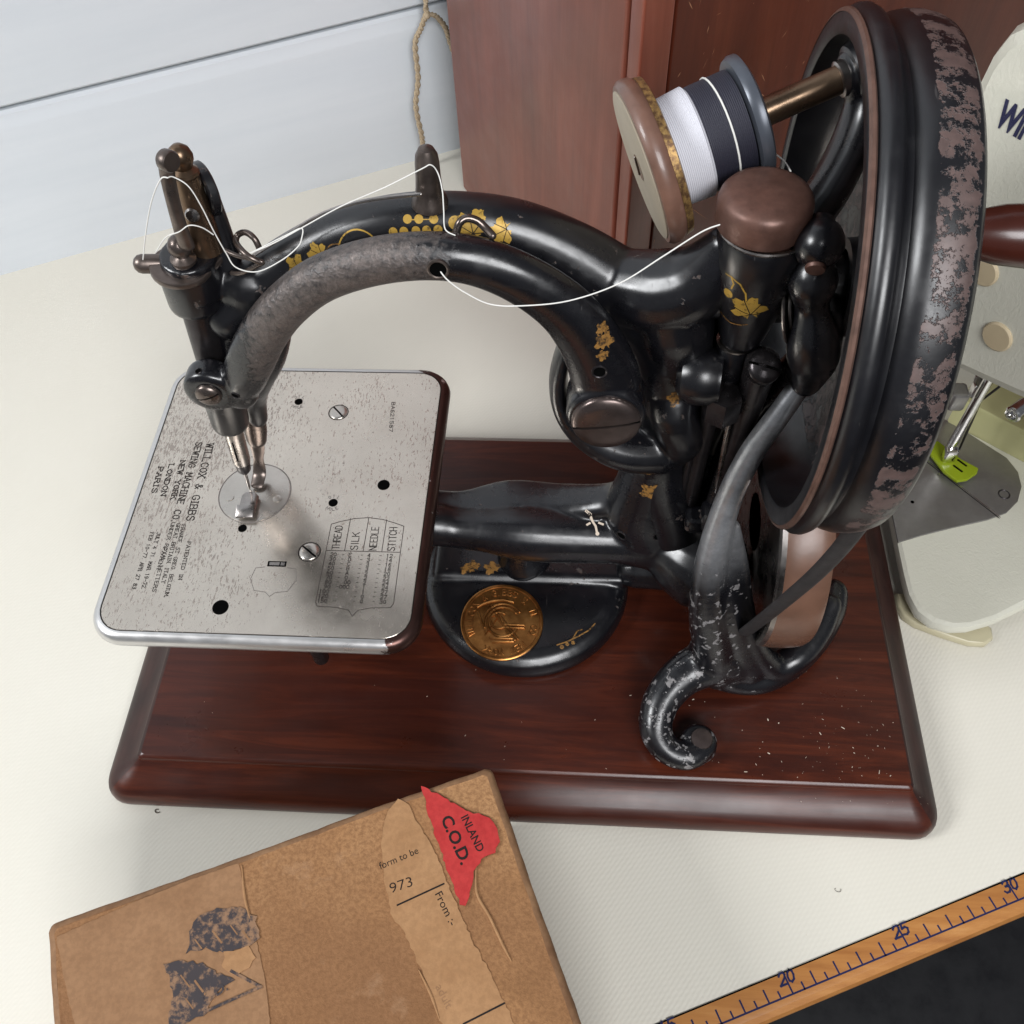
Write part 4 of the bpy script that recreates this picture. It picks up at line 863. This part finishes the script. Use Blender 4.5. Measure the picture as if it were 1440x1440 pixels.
for px, py in ((912, 663), (926, 668), (932, 660)): decal(horn, px, py, dots([(0, 0)], 1.5), mat='gilt_faded')
for px, py, sz in ((665, 797, 4.), (692, 799, 4.4), (655, 801, 3.)): decal(foot, px, py, leaf(sz, int(px)), .6, 'gilt_faded')
decal(foot, 812, 895, ribbons(dense([[(-9, -4), (-4, -2.2), (1, .4), (5, 2.8), (8, 6)], [(-2, -1), (0, 2.5), (2, 3)]]), .6), mat='gilt_faded'); decal(foot, 790, 910, dots([(0, 0), (2.4, 1.4), (5, 2)], .9), mat='gilt_faded'); decal(foot, 628, 907, dots([(0, 0), (3, 0)], 1.2), mat='gilt_faded')
decal(horn, 836, 738, ribbons(dense([[(-3.5, 5), (-1.8, 3.6)], [(-1.4, 2.6), (.4, -.6), (1, -3.6)], [(-3, 0), (-2, .6)], [(2, .8), (3.4, .2)]]), .9) + dots([(1.1, -3.8)], .8), mat='dust', name='paint_chip')
def surf_hole(ob, px, py, r, rim='dark_steel'):
    loc, nrm, _, _ = bvh(ob).ray_cast(CAM, ray(px, py))
    if loc is None: print('hole missed', px, py); return
    g = G(); g.lathe([(r, .15), (r * 1.15, .35), (r * 1.32, .2), (r * 1.36, -.4), (r, -.4)], tuple(loc), tuple(nrm), 24, True); o = g.build('hole_rim', rim, ob)
    g = G(); g.lathe([(.05, -.3), (r * 1.05, -.3), (r * 1.05, .12), (.05, .12)], tuple(loc), tuple(nrm), 20); g.build('hole', 'black_hole', o)
surf_hole(lever, 616, 379, 2.4, 'bronze_steel'); surf_hole(lever, 843, 523, 1.9); surf_hole(lever, 331, 556, 1.2); surf_hole(horn, 874, 753, 1.8); surf_hole(horn, 926, 754, 1.8); surf_hole(lever, 279, 522, .9)

# ------------------------------------------------------------------ sewing thread
g = G()
def th(pts, r=.22): g.tube([tuple(ony(*p)) for p in pts], r, 7, 7, up=(0, 1, .1))
th([(1012, 316, 203), (985, 327, 202), (930, 362, 200), (870, 399, 197), (800, 423, 195), (735, 430, 195), (690, 428, 196), (655, 412, 197), (632, 396, 198.5), (621, 384, 200), (617, 376, 202.5)], .2)
th([(640, 331, 208), (626, 322, 210), (624, 296, 213.5), (622, 268, 218), (616, 244, 222), (606, 232, 222.5), (592, 238, 222), (540, 264, 220), (480, 290, 217), (425, 320, 213.5), (385, 342, 212), (352, 356, 213)], .18)
th([(352, 356, 213), (372, 346, 213), (400, 332, 213.5), (424, 321, 213.5), (424, 336, 211), (418, 348, 210), (396, 366, 209), (362, 382, 208), (332, 376, 208.5), (318, 356, 210), (300, 324, 211), (283, 290, 212), (265, 262, 212.5), (244, 249, 213), (236, 250, 212)], .18)
th([(236, 250, 212), (226, 252, 212.5), (214, 280, 214), (206, 320, 215.5), (201, 366, 216.5)], .2)
th([(219, 355, 215), (233, 334, 212), (252, 326, 210), (266, 317, 209.5), (284, 320, 210), (300, 330, 210.5)], .18)
th([(1068, 211, 246), (1085, 214, 240), (1102, 226, 233), (1112, 241, 226)], .24)
e1 = SA.cross(Vector((0, 0, 1))).normalized(); e2 = e1.cross(SA)
a = [S0 + SA * (25.5 + .4 * math.sin(i * .3)) + (e2 * math.cos(i * .2) + e1 * math.sin(i * .2)) * 15.1 for i in range(-16, 17)]
g.tube([tuple(p) for p in a], .28, 7, 1, up=tuple(SA))
thr_ = g.build('sewing_thread', 'thread'); tag(thr_, 'loose white thread strung over the black arm to the needle head', 'thread')

# ------------------------------------------------------------------ cardboard box
ZB = 76.0
Bl, Br = onz(64, 1300, ZB), onz(690, 1075, ZB); BU = (Br - Bl).normalized(); BV = Vector((-BU.y, BU.x, 0)); BW = (Br - Bl).length; BD = 128.
box = thing('cardboard_box', 'worn brown cardboard box with torn red and tan labels', 'box', (Bl.x, Bl.y, 0))
def bring(ins, z, seed):
    rr = random.Random(5); out = []
    out = rrect(ins, BW - ins, -BD + ins, -ins, max(1.2, 2.6 - ins * .4), 4); ref = rrect(0, BW, -BD, 0, 2.6, 4)
    P = []
    for i in range(len(out)):
        a, b = out[i], out[(i + 1) % len(out)]; ra, rb = ref[i], ref[(i + 1) % len(ref)]; k = max(1, int(math.hypot(rb[0] - ra[0], rb[1] - ra[1]) / 4))
        for j in range(k):
            t = j / k; P.append((a[0] + (b[0] - a[0]) * t, a[1] + (b[1] - a[1]) * t))
    res = []
    for i, (x, y) in enumerate(P):
        jx, jy = .2 * math.sin(x * .045 + y * .05) + rr.uniform(-.12, .12), .2 * math.sin(1 + y * .04 + x * .06) + rr.uniform(-.12, .12)
        zz = z + (rr.uniform(-.25, .1) if z > ZB - 3 else 0)
        p = Bl + BU * (x + jx) + BV * (y + jy); res.append((p.x, p.y, zz))
    return res
g = G(); g.ring_stack([bring(.6, .2, 1), bring(0, 1.5, 1), bring(-.4, 30, 1), bring(0, ZB - 3, 1), bring(.35, ZB - 1.4, 1), bring(1.3, ZB - .45, 1), bring(2.6, ZB - .1, 1)], cap1=False)
g.build('carton', ['card_edge'], box, angle=60)
rg = [p for p in bring(2.6, ZB - .1, 1)]
g = G(); g.v = [tuple(p) for p in rg]; g.f = [tuple(range(len(rg)))]; g.build('lid', 'card', box, smooth=False)
def bx(px, py): p = onz(px, py, ZB) - Bl; return (p.dot(BU), p.dot(BV))
BF = (Vector((Bl.x, Bl.y, ZB)), BU, BV)
def jag(pts, amp, step=1.6, seed=1):
    rr = random.Random(seed); out = []
    for i in range(len(pts)):
        a, b = pts[i], pts[(i + 1) % len(pts)]; L = math.hypot(b[0] - a[0], b[1] - a[1]); k = max(1, int(L / step))
        for j in range(k): t = j / k; out.append((a[0] + (b[0] - a[0]) * t + rr.uniform(-amp, amp), a[1] + (b[1] - a[1]) * t + rr.uniform(-amp, amp)))
    return out
def label(name, pix, mat, lift, thick=.3, amp=.25, seed=1, par=box):
    pts = jag([bx(*p) for p in pix], amp, 1.4, seed)
    g = G(); n_ = len(pts); o, U, W_ = BF
    for h in (lift - thick, lift): g.v += [tuple(o + U * u + W_ * v + Vector((0, 0, h))) for u, v in pts]
    g.f.append(tuple(range(n_, 2 * n_))); g.f += [(i, (i + 1) % n_, n_ + (i + 1) % n_, n_ + i) for i in range(n_)]
    return g.build(name, mat, par, smooth=False)
label('aged_paper', [(336, 1214), (350, 1276), (362, 1330), (371, 1368), (380, 1440), (384, 1480), (118, 1490), (95, 1400), (84, 1345), (80, 1318), (180, 1272), (260, 1240)], 'label_old', .12, .3, .2, 3)
tl = label('paper_label', [(560, 1122), (572, 1128), (590, 1162), (609, 1193), (628, 1238), (644, 1277), (668, 1330), (690, 1369), (725, 1442), (745, 1490), (640, 1490), (621, 1440), (609, 1407), (590, 1358), (566, 1306), (551, 1290), (541, 1240), (536, 1180), (545, 1140)], 'label_tan', .14, .3, .35, 4)
rl = label('red_label', [(592, 1107), (625, 1122), (655, 1140), (690, 1152), (698, 1166), (704, 1182), (697, 1199), (676, 1207), (668, 1226), (664, 1250), (655, 1275), (648, 1273), (636, 1240), (626, 1215), (618, 1190), (607, 1160), (600, 1135)], 'label_red', .75, .6, .42, 5)
s1 = label('printed_patch', [(265, 1312), (280, 1290), (305, 1278), (340, 1276), (360, 1290), (365, 1322), (345, 1332), (318, 1340), (290, 1334), (264, 1340)], 'stamp', .38, .25, .6, 6)
s2 = label('printed_patch', [(231, 1354), (260, 1349), (285, 1356), (312, 1370), (330, 1376), (306, 1394), (290, 1424), (262, 1440), (250, 1470), (236, 1440), (246, 1400)], 'stamp', .40, .25, .6, 7)
label('torn_paper', [(316, 1340), (350, 1330), (362, 1345), (346, 1366), (330, 1372), (312, 1362)], 'label_tan', .40, .3, .5, 8)
for k, (px, py, L) in enumerate(((275, 1322, 20), (300, 1310, 26), (325, 1302, 20), (342, 1310, 22), (255, 1372, 26), (275, 1380, 30), (262, 1405, 22))):  # worn-through light bars in the dark print
    a = bx(px, py); b = bx(px + L * .45, py + L * .6)
    flat(ribbons([[a, b]], .6 if k % 2 else .4), BF, .46 + .01 * k).build('worn_streak', 'label_old', s1 if k < 4 else s2, smooth=False)
flat(ribbons([[bx(291, 1422), bx(367, 1388), bx(326, 1366)]], .9), BF, .45).build('printed_triangle', 'stamp', box, smooth=False)
def box_text(t, p0, p1, hgt, mat, par, lift, off=0.):
    a, b = Vector((*bx(*p0), 0)), Vector((*bx(*p1), 0)); d = b - a; L = d.length; d.normalize()
    P = solid_text(t, 10, off); x1 = max(q[0] for p in P for q in p); y1 = max(q[1] for p in P for q in p)
    pol = [[((a.x + d.x * q[0] * L / x1 - d.y * q[1] * hgt / y1), (a.y + d.y * q[0] * L / x1 + d.x * q[1] * hgt / y1)) for q in p] for p in P]
    g = flat(pol, BF, lift); return g.build('lettering', mat, par, smooth=False)
box_text('INLAND', (648, 1150), (672, 1200), 2.7, 'ink', rl, .80, .2); box_text('C.O.D.', (620, 1152), (649, 1218), 4.0, 'ink', rl, .80, .35)
box_text('form to be', (535, 1223), (589, 1200), 2.3, 'ink', tl, .19); box_text('973', (549, 1257), (581, 1246), 3.2, 'ink', tl, .19, -.1); box_text('From :-', (611, 1257), (633, 1303), 2.5, 'ink', tl, .19)
box_text('C.D.', (285, 1412), (322, 1392), 3.2, 'stamp', box, .50, .3); box_text('adult', (612, 1388), (628, 1420), 2.4, 'label_old', tl, .19)
for q in ([bx(559, 1273), bx(624, 1243)], [bx(652, 1440), bx(709, 1411)]): flat(ribbons([q], .55), BF, .19).build('ruled_line', 'ink', tl, smooth=False)
for pl_ in ([(668, 1215), (672, 1255), (688, 1290), (706, 1330), (718, 1352)], [(588, 1365), (606, 1398), (618, 1432)], [(340, 1218), (346, 1262), (356, 1300)]):
    g = G(); st = [bx(*p) for p in pl_]; st = [(x + random.uniform(-.4, .4), y) for x, y in st]
    g.tube([tuple(Bl + BU * x + BV * y + Vector((0, 0, .12))) for x, y in st], [.2] + [.5] * (len(st) - 2) + [.2], 8, 5, up=(0, 0, 1))
    g.build('paper_tear', 'label_tan', box)

# ------------------------------------------------------------------ cream machine beyond the wheel
FT = Vector((.63, -.78, 0)).normalized(); FN = Vector((FT.y, -FT.x, 0)); FQ = Vector((177, 282, 0))
cm = thing('cream_sewing_machine', 'cream enamelled sewing machine with green presser foot behind the balance wheel', 'sewing machine', (215, 270, 0))
def fp(s, z, d=0): return FQ + FT * s + FN * d + Vector((0, 0, z))
hd = [(-58, 92), (-60, 120), (-58, 160), (-56.5, 200), (-55, 216), (-52, 225), (-46, 231), (-36, 234.5), (-10, 238), (60, 243), (130, 243), (130, 110), (40, 104), (14, 96), (-20, 88), (-50, 88)]
g = G(); g.prism(hd, (tuple(FQ), tuple(FT), (0, 0, 1)), -62, 6); head2 = g.build('head_housing', 'cream', cm, angle=35)
for px, py, r in ((1384, 381, 6.4), (1403, 473, 6.6)):
    p = onp(px, py, FQ, FN); g = G(); g.lathe([(.3, -1), (r, -1), (r, .6), (r * .9, 1.2), (.3, 1.3)], tuple(p), tuple(FN), 32); g.build('access_cap', 'button', head2)
P = solid_text('WIN', 10, .6); x1 = max(q[0] for p in P for q in p); y1 = max(q[1] for p in P for q in p)
a = onp(1399, 174, FQ, FN); pol = [[(q[0] / x1 * 15.5 + q[1] / y1 * .6, q[1] / y1 * 10) for q in p] for p in P]
flat(pol, (a, FT, Vector((0, 0, 1))), .25).build('lettering', 'navy', head2, smooth=False)
bed = [(158, 330), (157.5, 232), (158, 222), (160.5, 213), (166, 207.5), (174, 205), (182, 205.5), (194, 209.5), (212, 219), (330, 272), (330, 420), (200, 420)]
g = G(); g.prism(bed, ((0, 0, 8.5), (1, 0, 0), (0, 1, 0)), 7.5, 3); bd = g.build('bed', 'cream', cm, angle=40)
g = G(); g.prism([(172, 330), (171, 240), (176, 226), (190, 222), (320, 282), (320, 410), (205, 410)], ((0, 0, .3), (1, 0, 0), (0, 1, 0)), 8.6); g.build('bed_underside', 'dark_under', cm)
gp = [(158, 250), (170, 254.5), (184, 259), (203, 264.5), (213, 269), (220, 276), (224, 285), (224.5, 294), (221, 303), (213, 311), (200, 324), (180, 340), (158, 345)]
g = G(); g.prism(gp, ((0, 0, 15.6), (1, 0, 0), (0, 1, 0)), 1.2, .3); gpl = g.build('needle_plate', 'grey_plate', bd, angle=40)
flat(ribbons([[(179, 301), (208.5, 265.5)]], .5), ((0, 0, 16.9), (1, 0, 0), (0, 1, 0)), .03).build('plate_seam', 'ink', gpl, smooth=False)
flat(ribbons([[(179.8, 301.4), (209.2, 266)]], .35), ((0, 0, 16.9), (1, 0, 0), (0, 1, 0)), .05).build('plate_edge', 'bright_steel', gpl, smooth=False)
c = onz(1283, 706, 16.8); g = G(); g.lathe([(.05, 0), (.9, 0), (.9, .12), (.05, .12)], tuple(c), n=12); g.build('plate_hole', 'black_hole', gpl)
c = onz(1412, 695, 16.8); g = G(); g.lathe([(2.2, 0), (2.6, .3), (3.0, 0)], tuple(c), n=24, tor=True); g.build('plate_screw', 'dark_steel', gpl)
g = G(); g.prism([(0, 0), (90, 0), (90, 34), (0, 34)], ((196, 326, 16), (.785, -.62, 0), (.62, .785, 0)), 19, 2.5); g.build('bed_housing', 'yellow_cream', cm, angle=40)
tb = [(156.8, 229), (156.6, 222), (158.5, 216.5), (163, 212.5), (174, 207.5), (186, 203.6), (193, 203.4), (197, 206.5), (197.5, 211.5), (193, 216), (180, 222), (168, 228)]
g = G(); g.prism(tb, ((0, 0, .4), (1, 0, 0), (0, 1, 0)), 4.6, 1.2); g.build('base_foot', 'cream_plain', cm, angle=45)
gf = [onz(*p, 20) for p in ((1301, 629), (1318, 620), (1334, 632), (1352, 646), (1376, 659), (1374, 666), (1360, 675), (1346, 677), (1328, 664))]
g = G(); g.prism([(p.x, p.y) for p in gf], ((0, 0, 18.4), (1, 0, 0), (0, 1, 0)), 2.0, .6); pf2 = g.build('presser_foot', 'green', cm, angle=40)
for k in (-1, 1):
    c = onz(1350 + k * 3, 655 - k * 4, 20.5); g = G(); g.box((c.x, c.y, 20.5), (5.5, .9, .6), .2, Matrix.Rotation(-.85, 3, 'Z')); g.build('foot_slot', 'black_hole', pf2)
c = onz(1333, 643, 22); g = G(); g.box((c.x, c.y, 25), (6, 5.6, 9), 1.2); g.build('foot_hinge', 'bright_steel', pf2)
g = G(); g.lathe([(.2, 24), (2.3, 24), (2.3, 92), (.2, 92)], (c.x - .5, c.y + 1.5, 0), n=20); pb2 = g.build('presser_bar', 'bright_steel', cm)
p = ony(1345, 556, c.y + 2); g = G(); g.box((p.x, p.y - 1, p.z), (7.5, 9, 11), 1.5); g.build('bar_clamp', 'grey_plate', pb2)
n0 = onz(1349, 632, 20); g = G(); g.tube([tuple(n0), tuple(ony(1377, 568, n0.y + 3))], [.5, .8], 8, 2); g.build('needle', 'dark_steel', cm)
p = ony(1386, 531, n0.y + 2); g = G(); g.lathe([(.2, -4), (3.2, -4), (3.5, -3), (3.5, 3.6), (2.8, 4.4), (.2, 4.4)], tuple(p), tuple(FN), 24); g.box((p.x - .5, p.y, p.z - 8), (6, 6, 9), 1.5); g.build('needle_clamp', 'bright_steel', cm)
p = ony(1428, 580, n0.y); g = G(); g.lathe([(.2, -8), (3.8, -8), (4.2, -7), (4.2, 2.2), (3.4, 3), (2.4, 3), (2.2, 1), (.2, 1)], tuple(p), tuple(FN), 28); g.build('lever_knob', 'bright_steel', cm)
g = G(); g.tube([tuple(ony(1376, 566, n0.y)), tuple(ony(1410, 540, n0.y - 4)), tuple(ony(1450, 505, n0.y - 10))], .6, 8, 3); g.build('guide_wire', 'dark_steel', cm)

# ------------------------------------------------------------------ saw-dust specks on the baseboard
g = G(); rr = random.Random(11)
def speck(x, y, z, sz):
    a = rr.uniform(0, 6.28); L = sz * rr.uniform(.6, 1.8); w_ = sz * rr.uniform(.25, .6); b = len(g.v); c, s_ = math.cos(a), math.sin(a)
    for u, v, h in ((-L, -w_, 0), (L, -w_, 0), (L * .8, w_, 0), (-L * .9, w_ * .8, 0), (0, 0, w_ * 1.2)): g.v.append((x + u * c - v * s_, y + u * s_ + v * c, z + h))
    g.f += [(b, b + 1, b + 4), (b + 1, b + 2, b + 4), (b + 2, b + 3, b + 4), (b + 3, b, b + 4)]
for i in range(110):
    x = rr.gauss(112, 22) if i < 85 else rr.uniform(-160, 138); y = 131 + abs(rr.gauss(0, 26))
    if x < 139 and y < 235: speck(x, y, 22.08, rr.choice((.12, .16, .2, .3)) if i % 11 else .5)
for i in range(36): speck(rr.gauss(125, 18), rr.uniform(123, 128), 16.9, rr.choice((.1, .14, .2)))
for i in range(26): speck(rr.uniform(-190, 180), rr.uniform(70, 112), .08, rr.choice((.1, .15)))
d_ = g.build('wood_dust', 'dust', smooth=False); d_['kind'] = 'stuff'; d_['label'] = 'pale specks of dust scattered over the mahogany baseboard'; d_['category'] = 'dust'

# dark lint and fluff curls lying on the vinyl
g = G(); rr = random.Random(3)
for px, py in ((222, 1140), (1178, 1251)):
    c = onz(px, py, 0); n_ = 7; a0 = rr.uniform(0, 6.28); r0 = rr.uniform(.6, 1.6)
    g.tube([(c.x + r0 * math.cos(a0 + k * .7), c.y + r0 * (.5 + .08 * k) * math.sin(a0 + k * .7), .16 + .03 * k) for k in range(n_)], .09 if px > 300 else .22, 6, 3, up=(0, 0, 1))
o = g.build('lint', 'lint'); o['kind'] = 'stuff'; o['label'] = 'tiny dark curls of lint on the cream table'; o['category'] = 'lint'
